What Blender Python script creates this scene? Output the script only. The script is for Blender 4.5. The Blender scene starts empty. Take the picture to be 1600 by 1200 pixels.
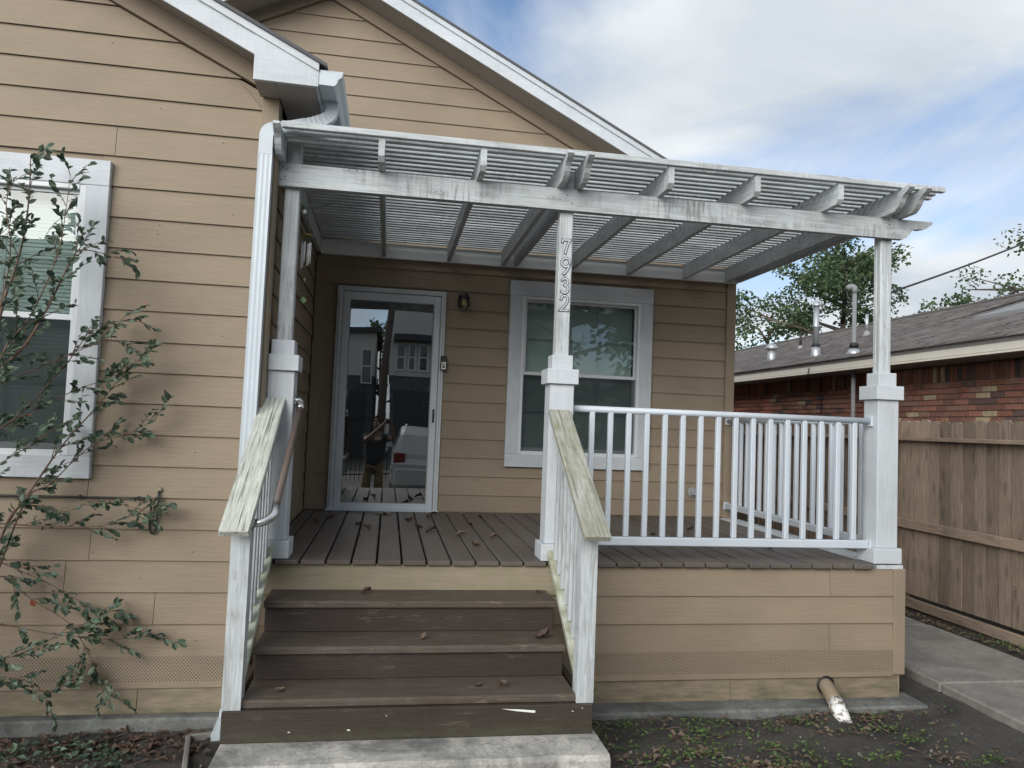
import bpy, math, random
from mathutils import Vector, Matrix
R = math.radians
random.seed(11)
sc = bpy.context.scene
col = sc.collection

# ------------------------------------------------------------------ camera
CAM = Vector((0.7425, -7.1483, 0.8466))
YAW, PITCH, ROLL, FPX = 0.1618, 0.0553, 0.0390, 1165.23
cam = bpy.data.cameras.new("camera")
cam.sensor_fit = 'HORIZONTAL'; cam.sensor_width = 36.0; cam.lens = 36.0 * FPX / 1600.0
cam.clip_start = 0.02; cam.clip_end = 3000
camo = bpy.data.objects.new("camera", cam); col.objects.link(camo)
_f = Vector((math.sin(YAW) * math.cos(PITCH), math.cos(YAW) * math.cos(PITCH), math.sin(PITCH)))
_r = Vector((math.cos(YAW), -math.sin(YAW), 0)); _u = _r.cross(_f)
_r2 = _r * math.cos(ROLL) + _u * math.sin(ROLL); _u2 = -_r * math.sin(ROLL) + _u * math.cos(ROLL)
M = Matrix((_r2, _u2, -_f)).transposed().to_4x4(); M.translation = CAM
camo.matrix_world = M
sc.camera = camo

# ------------------------------------------------------------------ sky, sun, exposure
SUN_EL, SUN_AZ = R(16), R(214)          # azimuth clockwise from +Y
w = bpy.data.worlds.new("World"); sc.world = w; w.use_nodes = True


def nd(nt, t, ins=None, **attrs):
    n = nt.nodes.new(t)
    for k, v in attrs.items(): setattr(n, k, v)
    for k, v in (ins or {}).items():
        if isinstance(v, bpy.types.NodeSocket): nt.links.new(v, n.inputs[k])
        else: n.inputs[k].default_value = v
    return n


def mixc(nt, f, a, b, blend='MIX'):
    n = nd(nt, 'ShaderNodeMix', {0: f, 6: a, 7: b}, data_type='RGBA', blend_type=blend)
    return n.outputs[2]


def mr(nt, v, a, b, c=0.0, d=1.0):
    return nd(nt, 'ShaderNodeMapRange', {0: v, 1: a, 2: b, 3: c, 4: d}).outputs[0]


def mth(nt, op, a, b=0.0, c=0.0):
    return nd(nt, 'ShaderNodeMath', {0: a, 1: b, 2: c}, operation=op).outputs[0]


def noise(nt, vec, scale, detail=3.0, rough=0.55, dist=0.0):
    return nd(nt, 'ShaderNodeTexNoise', {'Vector': vec, 'Scale': scale, 'Detail': detail, 'Roughness': rough, 'Distortion': dist})


def mapping(nt, vec, scale=(1, 1, 1), loc=(0, 0, 0)):
    return nd(nt, 'ShaderNodeMapping', {'Vector': vec, 'Scale': scale, 'Location': loc}).outputs[0]


def rgba(c): return (c[0], c[1], c[2], 1.0)


nt = w.node_tree; nt.nodes.clear()
sky = nd(nt, 'ShaderNodeTexSky', sky_type='NISHITA', sun_disc=False, sun_elevation=SUN_EL, sun_rotation=SUN_AZ,
         air_density=0.9, dust_density=0.5, ozone_density=2.0, altitude=1200)
tc = nd(nt, 'ShaderNodeTexCoord').outputs['Generated']
sep = nd(nt, 'ShaderNodeSeparateXYZ', {0: tc})
# project the view direction on a cloud deck so that clouds flatten towards the horizon
zz = mth(nt, 'ADD', mth(nt, 'MAXIMUM', sep.outputs[2], 0.0), 0.22)
px_ = mth(nt, 'DIVIDE', sep.outputs[0], zz); py_ = mth(nt, 'DIVIDE', sep.outputs[1], zz)
cv = nd(nt, 'ShaderNodeCombineXYZ', {0: px_, 1: py_, 2: 0.0}).outputs[0]
SKY_OFF = (10.4, 5.42, 0.0)
cmap = mapping(nt, cv, (1.0, 1.0, 1.0), SKY_OFF)
n1 = noise(nt, cmap, 0.95, 9.0, 0.56, 0.6)
cf = mr(nt, n1.outputs[0], 0.335, 0.52)
n2 = noise(nt, mapping(nt, cv, (1, 1, 1), (8.3, 2.2, 0)), 1.5, 6.0, 0.5, 0.3)
shade = mr(nt, n2.outputs[0], 0.32, 0.68)
ccol = mixc(nt, shade, (0.58, 0.65, 0.73, 1), (1.02, 1.05, 1.06, 1))
bg1 = nd(nt, 'ShaderNodeBackground', {'Color': sky.outputs[0], 'Strength': 0.05})
bg2 = nd(nt, 'ShaderNodeBackground', {'Color': ccol, 'Strength': 0.255})
mx = nd(nt, 'ShaderNodeMixShader', {0: cf, 1: bg1.outputs[0], 2: bg2.outputs[0]})
out = nd(nt, 'ShaderNodeOutputWorld', {0: mx.outputs[0]})

sun = bpy.data.lights.new("sun", 'SUN'); sun.energy = 1.5; sun.angle = R(60); sun.color = (1.0, 0.97, 0.93)  # added soft fill from behind the camera; real sun is ahead behind cloud
suno = bpy.data.objects.new("sun", sun); col.objects.link(suno)
sd = Vector((math.sin(SUN_AZ) * math.cos(SUN_EL), math.cos(SUN_AZ) * math.cos(SUN_EL), math.sin(SUN_EL)))
suno.rotation_euler = (-sd).to_track_quat('-Z', 'Y').to_euler()
suno.location = (0, -5, 20)
vs = sc.view_settings
vs.view_transform = 'Standard'; vs.look = 'None'; vs.gamma = 1.0; vs.exposure = 1.92; vs.use_curve_mapping = False
sc.cycles.max_bounces = 8; sc.cycles.glossy_bounces = 4; sc.cycles.transparent_max_bounces = 12
sc.cycles.use_denoising = True
sc.cycles.caustics_reflective = False; sc.cycles.caustics_refractive = False

# ------------------------------------------------------------------ materials
MATS = {}


def newmat(name):
    m = bpy.data.materials.new(name); m.use_nodes = True
    m.node_tree.nodes.clear(); MATS[name] = m
    return m, m.node_tree


def finish(nt, colr, rough=0.6, normal=None, metal=0.0, spec=0.4):
    ins = {'Base Color': colr, 'Roughness': rough, 'Metallic': metal, 'Specular IOR Level': spec}
    if normal is not None: ins['Normal'] = normal
    b = nd(nt, 'ShaderNodeBsdfPrincipled', ins)
    nd(nt, 'ShaderNodeOutputMaterial', {0: b.outputs[0]})
    return b


def bump(nt, h, strength=0.3, dist=0.01):
    return nd(nt, 'ShaderNodeBump', {'Strength': strength, 'Distance': dist, 'Height': h}).outputs[0]


AX = {'X': (1, 14, 14), 'Y': (14, 1, 14), 'Z': (14, 14, 1)}


def boards(name, base, axis='X', grime=0.0, grimecol=(0.25, 0.26, 0.24), algae=0.0, rough=0.6, bmp=0.25, vary=0.08, knots=0.0,
           grain=0.25, lowdirt=None, spec=0.3, fine=1.0, cracks=0.0, streak=0.0, peel=None):
    """painted or raw boards: grain along the axis, weather stains, per-piece tone"""
    m, nt = newmat(name)
    o = nd(nt, 'ShaderNodeTexCoord').outputs['Object']
    oi = nd(nt, 'ShaderNodeObjectInfo').outputs['Random']
    pos = nd(nt, 'ShaderNodeNewGeometry').outputs['Position']
    off = nd(nt, 'ShaderNodeCombineXYZ', {0: mth(nt, 'MULTIPLY', oi, 37.0), 1: mth(nt, 'MULTIPLY', oi, 91.0), 2: mth(nt, 'MULTIPLY', oi, 53.0)}).outputs[0]
    v = nd(nt, 'ShaderNodeVectorMath', {0: o, 1: off}, operation='ADD').outputs[0]
    g = noise(nt, mapping(nt, v, tuple(a * 1.6 * fine for a in AX[axis])), 3.2, 5.0, 0.6, 0.5).outputs[0]
    g2 = noise(nt, mapping(nt, v, tuple(a * 6 * fine if a > 1 else 2.5 for a in AX[axis])), 3.0, 2.0, 0.5).outputs[0]
    gg = mth(nt, 'ADD', mth(nt, 'MULTIPLY', g, 0.6), mth(nt, 'MULTIPLY', g2, 0.4))
    c = mixc(nt, mr(nt, gg, 0.36, 0.62), rgba([x * (1 - grain) for x in base]), rgba([min(1, x * (1 + grain * 0.35)) for x in base]))
    so = nd(nt, 'ShaderNodeSeparateXYZ', {0: v})
    al, ac1, ac2 = {'X': (0, 2, 1), 'Y': (1, 0, 2), 'Z': (2, 0, 1)}[axis]
    if knots:
        kv = nd(nt, 'ShaderNodeCombineXYZ', {0: mth(nt, 'MULTIPLY', so.outputs[al], 2.4), 1: mth(nt, 'MULTIPLY', mth(nt, 'ADD', so.outputs[ac1], so.outputs[ac2]), 7.0), 2: 0.0}).outputs[0]
        wob = noise(nt, mapping(nt, v, (20, 20, 20)), 1.0, 2.0).outputs[0]
        vo = nd(nt, 'ShaderNodeTexVoronoi', {'Vector': kv, 'Scale': 1.0, 'Randomness': 1.0}, voronoi_dimensions='2D').outputs['Distance']
        vo = mth(nt, 'ADD', vo, mth(nt, 'MULTIPLY', wob, 0.06))
        ring = mth(nt, 'SINE', mth(nt, 'MULTIPLY', vo, 85.0))
        kf = mth(nt, 'MULTIPLY', mr(nt, vo, 0.25, 0.10), mr(nt, ring, -1, 1, 0.15, 1.0))
        c = mixc(nt, mth(nt, 'MULTIPLY', kf, knots), c, rgba([x * 0.36 for x in base]))
    if cracks:
        ck = noise(nt, mapping(nt, v, tuple(90.0 if a > 1 else 2.2 for a in AX[axis])), 1.0, 3.0, 0.6, 0.4).outputs[0]
        c = mixc(nt, mth(nt, 'MULTIPLY', mr(nt, ck, 0.56, 0.63), cracks), c, (0.085, 0.085, 0.062, 1))
    if streak:
        st1 = noise(nt, mapping(nt, pos, (48, 48, 4)), 1.0, 4.0, 0.65).outputs[0]
        st2 = noise(nt, mapping(nt, pos, (1.7, 1.7, 4.0)), 1.0, 4.0, 0.6).outputs[0]
        c = mixc(nt, mth(nt, 'MULTIPLY', mth(nt, 'MULTIPLY', mr(nt, st1, 0.47, 0.62), mr(nt, st2, 0.46, 0.62)), streak), c, (0.15, 0.155, 0.155, 1))
    if peel:
        pn = noise(nt, mapping(nt, v, tuple(30.0 if a > 1 else 5.0 for a in AX[axis])), 1.0, 6.0, 0.7, 0.6).outputs[0]
        pn2 = noise(nt, mapping(nt, pos, (3, 3, 3)), 1.0, 2.0).outputs[0]
        c = mixc(nt, mth(nt, 'MULTIPLY', mr(nt, pn, 0.565, 0.62), mr(nt, pn2, 0.40, 0.58, 0, peel[0])), c, rgba(peel[1]))
    if grime:
        s = noise(nt, mapping(nt, v, tuple(5.0 if a > 1 else 1.3 for a in AX[axis])), 1.7, 7.0, 0.68, 0.8).outputs[0]
        s2 = noise(nt, mapping(nt, pos, (16, 16, 1.6)), 1.0, 4.0, 0.6).outputs[0]
        f = mth(nt, 'MULTIPLY', mth(nt, 'ADD', mr(nt, s, 0.44, 0.66), mr(nt, s2, 0.52, 0.72, 0, 0.7)), grime)
        f = mth(nt, 'MULTIPLY', f, mr(nt, gg, 0.62, 0.42, 0.35, 1.0))
        c = mixc(nt, mth(nt, 'MINIMUM', f, 0.95), c, rgba(grimecol))
    if algae:
        a = noise(nt, mapping(nt, pos, (4, 4, 4)), 2.0, 5.0, 0.65).outputs[0]
        c = mixc(nt, mth(nt, 'MULTIPLY', mr(nt, a, 0.38, 0.62), algae), c, (0.20, 0.205, 0.105, 1))
    if lowdirt:
        z = nd(nt, 'ShaderNodeSeparateXYZ', {0: pos}).outputs[2]
        dn = noise(nt, mapping(nt, pos, (2.2, 2.2, 9)), 2.0, 5.0, 0.65).outputs[0]
        f = mth(nt, 'MULTIPLY', mr(nt, z, lowdirt[0], lowdirt[1]), mr(nt, dn, 0.36, 0.64))
        c = mixc(nt, mth(nt, 'MULTIPLY', f, lowdirt[2]), c, (0.075, 0.078, 0.045, 1))
    big = noise(nt, mapping(nt, pos, (0.9, 0.9, 1.4)), 1.6, 3.0).outputs[0]
    tone = mth(nt, 'ADD', mr(nt, oi, 0, 1, 1 - vary, 1 + vary), mr(nt, big, 0.3, 0.7, -0.09, 0.09))
    hs = nd(nt, 'ShaderNodeHueSaturation', {'Color': c, 'Value': tone})
    finish(nt, hs.outputs[0], rough, bump(nt, gg, bmp, 0.006), spec=spec)
    return m


TAN = (0.258, 0.207, 0.147)
for ax in 'XY':
    boards('siding_' + ax, TAN, ax, bmp=0.6, vary=0.045, grain=0.06, lowdirt=(-0.55, -0.84, 0.7), rough=0.6, grime=0.09, grimecol=(0.19, 0.165, 0.13))
boards('tan_trim', (0.250, 0.201, 0.143), 'Z', bmp=0.15, vary=0.03, grain=0.06)
boards('tan_trim_x', (0.244, 0.196, 0.140), 'X', bmp=0.15, vary=0.03, grain=0.06)
boards('tan_mossy', (0.27, 0.225, 0.165), 'X', bmp=0.25, grain=0.12, algae=0.32, grime=0.3, grimecol=(0.16, 0.15, 0.09))
WH = (0.50, 0.535, 0.55)
for ax in 'XYZ':
    boards('white_' + ax, (0.515, 0.55, 0.58), ax, grime=0.28, grimecol=(0.34, 0.36, 0.365), streak=0.10, bmp=0.5, vary=0.03, grain=0.05, rough=0.5)
    boards('weathered_' + ax, WH, ax, grime=0.55, streak=0.55, cracks=0.25, peel=(0.6, (0.24, 0.235, 0.22)), grimecol=(0.27, 0.28, 0.275), bmp=0.5, vary=0.06, grain=0.16, knots=0.0, rough=0.7)
boards('beam_wood', (0.50, 0.535, 0.55), 'X', grime=0.5, grimecol=(0.26, 0.27, 0.26), bmp=0.5, vary=0.02, grain=0.14, knots=0.75, streak=0.75, cracks=0.3, rough=0.7)
boards('slat_wood', (0.58, 0.62, 0.64), 'X', streak=0.4, grime=0.55, grimecol=(0.27, 0.275, 0.27), bmp=0.5, vary=0.16, grain=0.2, rough=0.75)
boards('cap_wood', (0.53, 0.55, 0.51), 'Y', grime=0.55, grimecol=(0.30, 0.31, 0.24), algae=0.12, bmp=0.9, grain=0.3, rough=0.85, cracks=0.85)
boards('cap_mossy', (0.42, 0.425, 0.39), 'Y', grime=0.65, grimecol=(0.20, 0.20, 0.12), algae=0.45, bmp=0.9, grain=0.3, rough=0.85, cracks=0.6)
boards('rail_mossy', (0.55, 0.57, 0.50), 'Y', grime=0.7, grimecol=(0.18, 0.18, 0.09), algae=0.6, bmp=0.6, grain=0.2, rough=0.85)
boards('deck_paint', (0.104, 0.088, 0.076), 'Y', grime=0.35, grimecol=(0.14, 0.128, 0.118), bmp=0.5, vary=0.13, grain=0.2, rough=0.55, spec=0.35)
boards('step_paint_lit', (0.084, 0.065, 0.051), 'X', grime=0.45, grimecol=(0.125, 0.108, 0.094), bmp=0.7, vary=0.08, grain=0.25, rough=0.6, spec=0.3, peel=(0.5, (0.20, 0.165, 0.13)), cracks=0.4)  # treads: light from above put into the colour, paler than the risers
boards('step_paint_shaded', (0.042, 0.032, 0.026), 'X', grime=0.25, grimecol=(0.068, 0.058, 0.05), bmp=0.4, vary=0.05, grain=0.15, rough=0.6, spec=0.3, lowdirt=(-0.62, -0.71, 0.6), peel=(0.3, (0.16, 0.14, 0.11)))  # darker copy of the step colour: shade on upright faces painted in
boards('fence_wood', (0.275, 0.212, 0.162), 'Z', grime=0.35, grimecol=(0.15, 0.13, 0.115), bmp=0.5, vary=0.30, grain=0.34, knots=0.95, cracks=0.25, rough=0.8, spec=0.15)
boards('fence_rail', (0.29, 0.222, 0.168), 'Y', grime=0.35, grimecol=(0.12, 0.10, 0.09), bmp=0.4, vary=0.1, grain=0.28, knots=0.7, rough=0.8, spec=0.15)
boards('kick_wood', (0.085, 0.068, 0.058), 'Y', grime=0.5, grimecol=(0.045, 0.042, 0.04), bmp=0.4, grain=0.25, rough=0.85)


def plain(name, c, rough=0.5, metal=0.0, var=0.06, scale=8.0, bmp=0.0, spec=0.4):
    m, nt = newmat(name)
    pos = nd(nt, 'ShaderNodeNewGeometry').outputs['Position']
    n = noise(nt, pos, scale, 4.0, 0.6).outputs[0]
    oi = nd(nt, 'ShaderNodeObjectInfo').outputs['Random']
    v = mth(nt, 'ADD', mr(nt, n, 0.3, 0.7, 1 - var, 1 + var), mr(nt, oi, 0, 1, -var * 0.6, var * 0.6))
    hs = nd(nt, 'ShaderNodeHueSaturation', {'Color': rgba(c), 'Value': v})
    finish(nt, hs.outputs[0], rough, bump(nt, n, bmp, 0.01) if bmp else None, metal, spec)
    return m


plain('vinyl', (0.60, 0.63, 0.65), 0.4, var=0.03)
plain('alu_white', (0.50, 0.55, 0.60), 0.38, var=0.04, scale=5)
plain('door_frame', (0.52, 0.56, 0.57), 0.42, var=0.08, scale=12)
plain('gutter', (0.47, 0.525, 0.565), 0.35, var=0.05)
plain('soffit', (0.30, 0.27, 0.245), 0.7, var=0.04)
plain('steel', (0.62, 0.63, 0.63), 0.28, 1.0, 0.04)
plain('galvanised', (0.46, 0.48, 0.50), 0.42, 0.7, 0.12, 20)
plain('grip', (0.115, 0.088, 0.076), 0.55, var=0.15, scale=14)
plain('black_plastic', (0.018, 0.019, 0.02), 0.35)
plain('cable_black', (0.02, 0.02, 0.02), 0.5)
plain('lamp_black', (0.022, 0.026, 0.034), 0.45)
plain('number_metal', (0.035, 0.037, 0.05), 0.5, 0.0)
plain('ledger_brightened', (0.74, 0.77, 0.79), 0.5, var=0.05, scale=3)  # whiter than the other trim, making up for missing light under the slats
plain('chime', (0.88, 0.89, 0.90), 0.35, 0.1, 0.02)
plain('brass', (0.33, 0.24, 0.10), 0.45, 0.4)
plain('green_tag', (0.28, 0.46, 0.20), 0.4)
plain('wire_green', (0.06, 0.16, 0.10), 0.5)
plain('interior', (0.16, 0.15, 0.14), 0.9)
plain('blind', (0.72, 0.77, 0.76), 0.6, var=0.02)
plain('entry_door', (0.035, 0.036, 0.038), 0.45)
plain('mortar', (0.34, 0.30, 0.25), 0.9, var=0.15, scale=30, bmp=0.3)
plain('cream', (0.66, 0.63, 0.55), 0.6, var=0.04)
plain('mast_grey', (0.20, 0.205, 0.21), 0.6)
plain('mid_grey', (0.26, 0.26, 0.25), 0.7)  # even mid grey shared by small fittings, flashings and soffit
plain('leather_black', (0.02, 0.02, 0.022), 0.5)
plain('bark', (0.10, 0.078, 0.062), 0.9, var=0.3, scale=20, bmp=0.5)
plain('stem', (0.135, 0.085, 0.062), 0.8, var=0.25, scale=30)
plain('rubber', (0.02, 0.02, 0.02), 0.8)
plain('car_paint', (0.45, 0.465, 0.47), 0.2, 0.0, 0.01)
plain('red_lens', (0.16, 0.02, 0.02), 0.15)
plain('iron', (0.016, 0.016, 0.017), 0.5)
plain('town_white', (0.60, 0.58, 0.54), 0.7, var=0.04, scale=2)
plain('town_dark', (0.05, 0.052, 0.058), 0.6)
plain('town_stone', (0.13, 0.135, 0.14), 0.85, var=0.35, scale=6, bmp=0.4)
plain('pole_wood', (0.115, 0.095, 0.08), 0.9, var=0.2, scale=10)
plain('skin', (0.20, 0.12, 0.088), 0.55)
plain('shirt', (0.03, 0.033, 0.042), 0.85)
plain('hair', (0.12, 0.075, 0.045), 0.7, var=0.3, scale=40)
plain('print_white', (0.7, 0.7, 0.68), 0.7)
plain('paint_chip', (0.78, 0.78, 0.75), 0.6, var=0.03)
plain('dark_window', (0.045, 0.062, 0.062), 0.06, var=0.1, scale=1, spec=0.8)
plain('asphalt', (0.055, 0.055, 0.056), 0.9, var=0.2, scale=40, bmp=0.3)


def mat_camo():
    m, nt = newmat('patterned_cloth')
    pos = nd(nt, 'ShaderNodeNewGeometry').outputs['Position']
    n = nd(nt, 'ShaderNodeTexVoronoi', {'Vector': pos, 'Scale': 24.0}).outputs['Distance']
    c = mixc(nt, mr(nt, n, 0.25, 0.45), (0.34, 0.27, 0.12, 1), (0.10, 0.085, 0.05, 1))
    finish(nt, c, 0.85)


mat_camo()


def mat_concrete(name, base, stain, amt):
    m, nt = newmat(name)
    pos = nd(nt, 'ShaderNodeNewGeometry').outputs['Position']
    a = noise(nt, pos, 2.6, 8.0, 0.68, 0.4).outputs[0]
    b = noise(nt, pos, 60.0, 3.0, 0.7).outputs[0]
    c0 = noise(nt, pos, 16.0, 6.0, 0.75, 0.5).outputs[0]
    c = mixc(nt, mth(nt, 'MULTIPLY', mr(nt, a, 0.40, 0.62), amt), rgba(base), rgba(stain))
    c = mixc(nt, mth(nt, 'MULTIPLY', mr(nt, c0, 0.5, 0.68), amt * 0.75), c, rgba(stain))
    c = mixc(nt, mr(nt, b, 0.40, 0.66, 0.0, 0.45), c, rgba([x * 0.45 for x in base]))
    h = mth(nt, 'ADD', mth(nt, 'MULTIPLY', b, 0.4), a)
    finish(nt, c, 0.9, bump(nt, h, 0.5, 0.012), spec=0.2)


mat_concrete('concrete_pad', (0.52, 0.50, 0.46), (0.10, 0.103, 0.10), 0.9)
mat_concrete('concrete_walk', (0.275, 0.26, 0.235), (0.14, 0.135, 0.125), 0.75)
mat_concrete('concrete_slab', (0.20, 0.205, 0.195), (0.065, 0.07, 0.065), 0.8)


def mat_dirt():
    m, nt = newmat('dirt')
    pos = nd(nt, 'ShaderNodeNewGeometry').outputs['Position']
    a = noise(nt, pos, 2.2, 8.0, 0.7, 0.3).outputs[0]
    b = noise(nt, pos, 45.0, 5.0, 0.75).outputs[0]
    g = noise(nt, pos, 5.5, 6.0, 0.7).outputs[0]
    c = mixc(nt, mr(nt, a, 0.35, 0.65), (0.045, 0.043, 0.041, 1), (0.105, 0.098, 0.090, 1))
    c = mixc(nt, mr(nt, b, 0.56, 0.72, 0, 0.65), c, (0.13, 0.115, 0.095, 1))
    c = mixc(nt, mr(nt, g, 0.58, 0.70, 0, 0.45), c, (0.065, 0.085, 0.04, 1))
    finish(nt, c, 0.95, bump(nt, mth(nt, 'ADD', b, a), 0.8, 0.03), spec=0.15)


mat_dirt()


def mat_vent():
    """perforated soffit-style strip: two staggered grids of small holes"""
    m, nt = newmat('vent_strip')
    pos = nd(nt, 'ShaderNodeNewGeometry').outputs['Position']
    s = nd(nt, 'ShaderNodeSeparateXYZ', {0: pos})
    o = nd(nt, 'ShaderNodeSeparateXYZ', {0: nd(nt, 'ShaderNodeTexCoord').outputs['Object']})
    def dots(ox, oz):
        fx = mth(nt, 'SUBTRACT', mth(nt, 'FRACT', mth(nt, 'ADD', mth(nt, 'MULTIPLY', s.outputs[0], 1 / 0.0185), ox)), 0.5)
        fz = mth(nt, 'SUBTRACT', mth(nt, 'FRACT', mth(nt, 'ADD', mth(nt, 'MULTIPLY', s.outputs[2], 1 / 0.021), oz)), 0.5)
        d = mth(nt, 'ADD', mth(nt, 'POWER', mth(nt, 'MULTIPLY', fx, 0.0185), 2.0), mth(nt, 'POWER', mth(nt, 'MULTIPLY', fz, 0.021), 2.0))
        return mth(nt, 'LESS_THAN', d, 0.0034 ** 2)
    hole = mth(nt, 'MAXIMUM', dots(0, 0), dots(0.5, 0.5))
    hole = mth(nt, 'MULTIPLY', hole, mth(nt, 'GREATER_THAN', o.outputs[2], -0.055))
    n = noise(nt, mapping(nt, pos, (2, 2, 7)), 3.0, 4.0).outputs[0]
    c = mixc(nt, mr(nt, n, 0.3, 0.7), (0.230, 0.185, 0.131, 1), (0.258, 0.207, 0.147, 1))
    c = mixc(nt, hole, c, (0.03, 0.025, 0.02, 1))
    finish(nt, c, 0.6)


mat_vent()


def mat_glass(name, tint, refl_min, refl_max, rough=0.0, wav=0.0):
    """a single pane: tinted see-through plus a mirror layer that grows at grazing angles"""
    m, nt = newmat(name)
    lw = nd(nt, 'ShaderNodeLayerWeight', {'Blend': 0.35}).outputs['Fresnel']
    f = mr(nt, lw, 0.0, 1.0, refl_min, refl_max)
    t = nd(nt, 'ShaderNodeBsdfTransparent', {'Color': rgba(tint)})
    ins = {'Color': (0.95, 0.97, 0.97, 1), 'Roughness': rough}
    if wav:
        pos = nd(nt, 'ShaderNodeNewGeometry').outputs['Position']
        ins['Normal'] = bump(nt, noise(nt, pos, 1.6, 1.0).outputs[0], wav, 0.02)
    g = nd(nt, 'ShaderNodeBsdfGlossy', ins)
    mxs = nd(nt, 'ShaderNodeMixShader', {0: f, 1: t.outputs[0], 2: g.outputs[0]})
    nd(nt, 'ShaderNodeOutputMaterial', {0: mxs.outputs[0]})


mat_glass('door_glass', (0.30, 0.32, 0.32), 0.27, 0.9)
mat_glass('window_glass', (0.76, 0.86, 0.83), 0.045, 0.9, wav=0.06)
mat_glass('lamp_glass', (0.9, 0.9, 0.88), 0.06, 0.8)


def mat_screen():
    m, nt = newmat('insect_screen')
    t = nd(nt, 'ShaderNodeBsdfTransparent', {'Color': (1, 1, 1, 1)})
    d = nd(nt, 'ShaderNodeBsdfDiffuse', {'Color': (0.045, 0.055, 0.057, 1)})
    mxs = nd(nt, 'ShaderNodeMixShader', {0: 0.62, 1: t.outputs[0], 2: d.outputs[0]})
    nd(nt, 'ShaderNodeOutputMaterial', {0: mxs.outputs[0]})


mat_screen()


def mat_brick():
    m, nt = newmat('brick')
    oi = nd(nt, 'ShaderNodeObjectInfo').outputs['Random']
    pos = nd(nt, 'ShaderNodeNewGeometry').outputs['Position']
    r = nd(nt, 'ShaderNodeValToRGB', {0: oi})
    cr = r.color_ramp; cr.interpolation = 'CONSTANT'
    K_ = 1.35
    pal = [(0, (0.25, 0.092, 0.062)), (0.2, (0.30, 0.115, 0.08)), (0.42, (0.20, 0.082, 0.062)), (0.58, (0.27, 0.125, 0.09)),
           (0.72, (0.13, 0.072, 0.062)), (0.80, (0.23, 0.10, 0.07)), (0.88, (0.085, 0.065, 0.062)), (0.93, (0.42, 0.27, 0.17))]
    cr.elements[0].position = 0; cr.elements[0].color = rgba(pal[0][1])
    cr.elements[1].position = pal[1][0]; cr.elements[1].color = rgba(pal[1][1])
    pal = [(a, (c[0] * K_ * 0.88, c[1] * K_ * 1.12, c[2] * K_ * 1.18)) for a, c in pal]
    cr.elements[0].color = rgba(pal[0][1]); cr.elements[1].color = rgba(pal[1][1])
    for p_, c_ in pal[2:]:
        e = cr.elements.new(p_); e.color = rgba(c_)
    n = noise(nt, mapping(nt, pos, (30, 30, 14)), 1.0, 4.0, 0.7).outputs[0]
    blotch = noise(nt, pos, 6.0, 4.0, 0.7).outputs[0]
    c = mixc(nt, mr(nt, n, 0.4, 0.7, 0, 0.5), r.outputs[0], (0.10, 0.05, 0.04, 1))
    c = mixc(nt, mr(nt, blotch, 0.62, 0.7, 0, 0.6), c, (0.45, 0.31, 0.20, 1))
    finish(nt, c, 0.9, bump(nt, n, 0.5, 0.01), spec=0.15)


mat_brick()


def mat_shingle(name, a, b):
    m, nt = newmat(name)
    pos = nd(nt, 'ShaderNodeNewGeometry').outputs['Position']
    rp = nd(nt, 'ShaderNodeNewGeometry').outputs['Random Per Island']
    n = noise(nt, pos, 3.0, 6.0, 0.7).outputs[0]
    g = noise(nt, pos, 130.0, 2.0, 0.7).outputs[0]
    f = mth(nt, 'ADD', mth(nt, 'MULTIPLY', rp, 0.7), mth(nt, 'MULTIPLY', mr(nt, n, 0.3, 0.7), 0.3))
    c = mixc(nt, f, rgba(a), rgba(b))
    c = mixc(nt, mr(nt, g, 0.4, 0.7, 0, 0.4), c, rgba([x * 0.5 for x in a]))
    finish(nt, c, 0.92, bump(nt, g, 0.4, 0.006), spec=0.15)


mat_shingle('shingle_brown', (0.118, 0.108, 0.104), (0.215, 0.198, 0.188))
mat_shingle('shingle_grey', (0.075, 0.078, 0.082), (0.14, 0.143, 0.15))


def mat_leaf(name, a, b, rough=0.5, back=0.25):
    m, nt = newmat(name)
    rp = nd(nt, 'ShaderNodeNewGeometry').outputs['Random Per Island']
    oi = nd(nt, 'ShaderNodeObjectInfo').outputs['Random']
    f = mth(nt, 'FRACT', mth(nt, 'ADD', rp, oi))
    c = mixc(nt, f, rgba(a), rgba(b))
    p_ = nd(nt, 'ShaderNodeBsdfPrincipled', {'Base Color': c, 'Roughness': rough, 'Specular IOR Level': 0.35})
    t_ = nd(nt, 'ShaderNodeBsdfTranslucent', {'Color': c})
    mxs = nd(nt, 'ShaderNodeMixShader', {0: back, 1: p_.outputs[0], 2: t_.outputs[0]})
    nd(nt, 'ShaderNodeOutputMaterial', {0: mxs.outputs[0]})


mat_leaf('leaf_shrub', (0.045, 0.080, 0.055), (0.13, 0.175, 0.12), 0.42)
mat_leaf('leaf_rust', (0.33, 0.10, 0.05), (0.42, 0.20, 0.09), 0.6)
mat_leaf('leaf_tree', (0.035, 0.070, 0.030), (0.095, 0.135, 0.060), 0.55, 0.35)
mat_leaf('leaf_weed', (0.060, 0.120, 0.035), (0.13, 0.19, 0.06), 0.5)
mat_leaf('leaf_dead', (0.095, 0.064, 0.046), (0.20, 0.148, 0.105), 0.8, 0.1)
mat_leaf('leaf_dead_dark', (0.045, 0.034, 0.030), (0.10, 0.062, 0.045), 0.8, 0.1)

# ------------------------------------------------------------------ mesh helpers
WL = {}


def wloc(o): return WL.get(o.name, Vector((0, 0, 0))) if o else Vector((0, 0, 0))


def place(o, loc, parent):
    col.objects.link(o)
    loc = Vector(loc)
    if parent:
        o.parent = parent; o.location = loc - wloc(parent)
    else:
        o.location = loc
    WL[o.name] = loc
    return o


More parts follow.
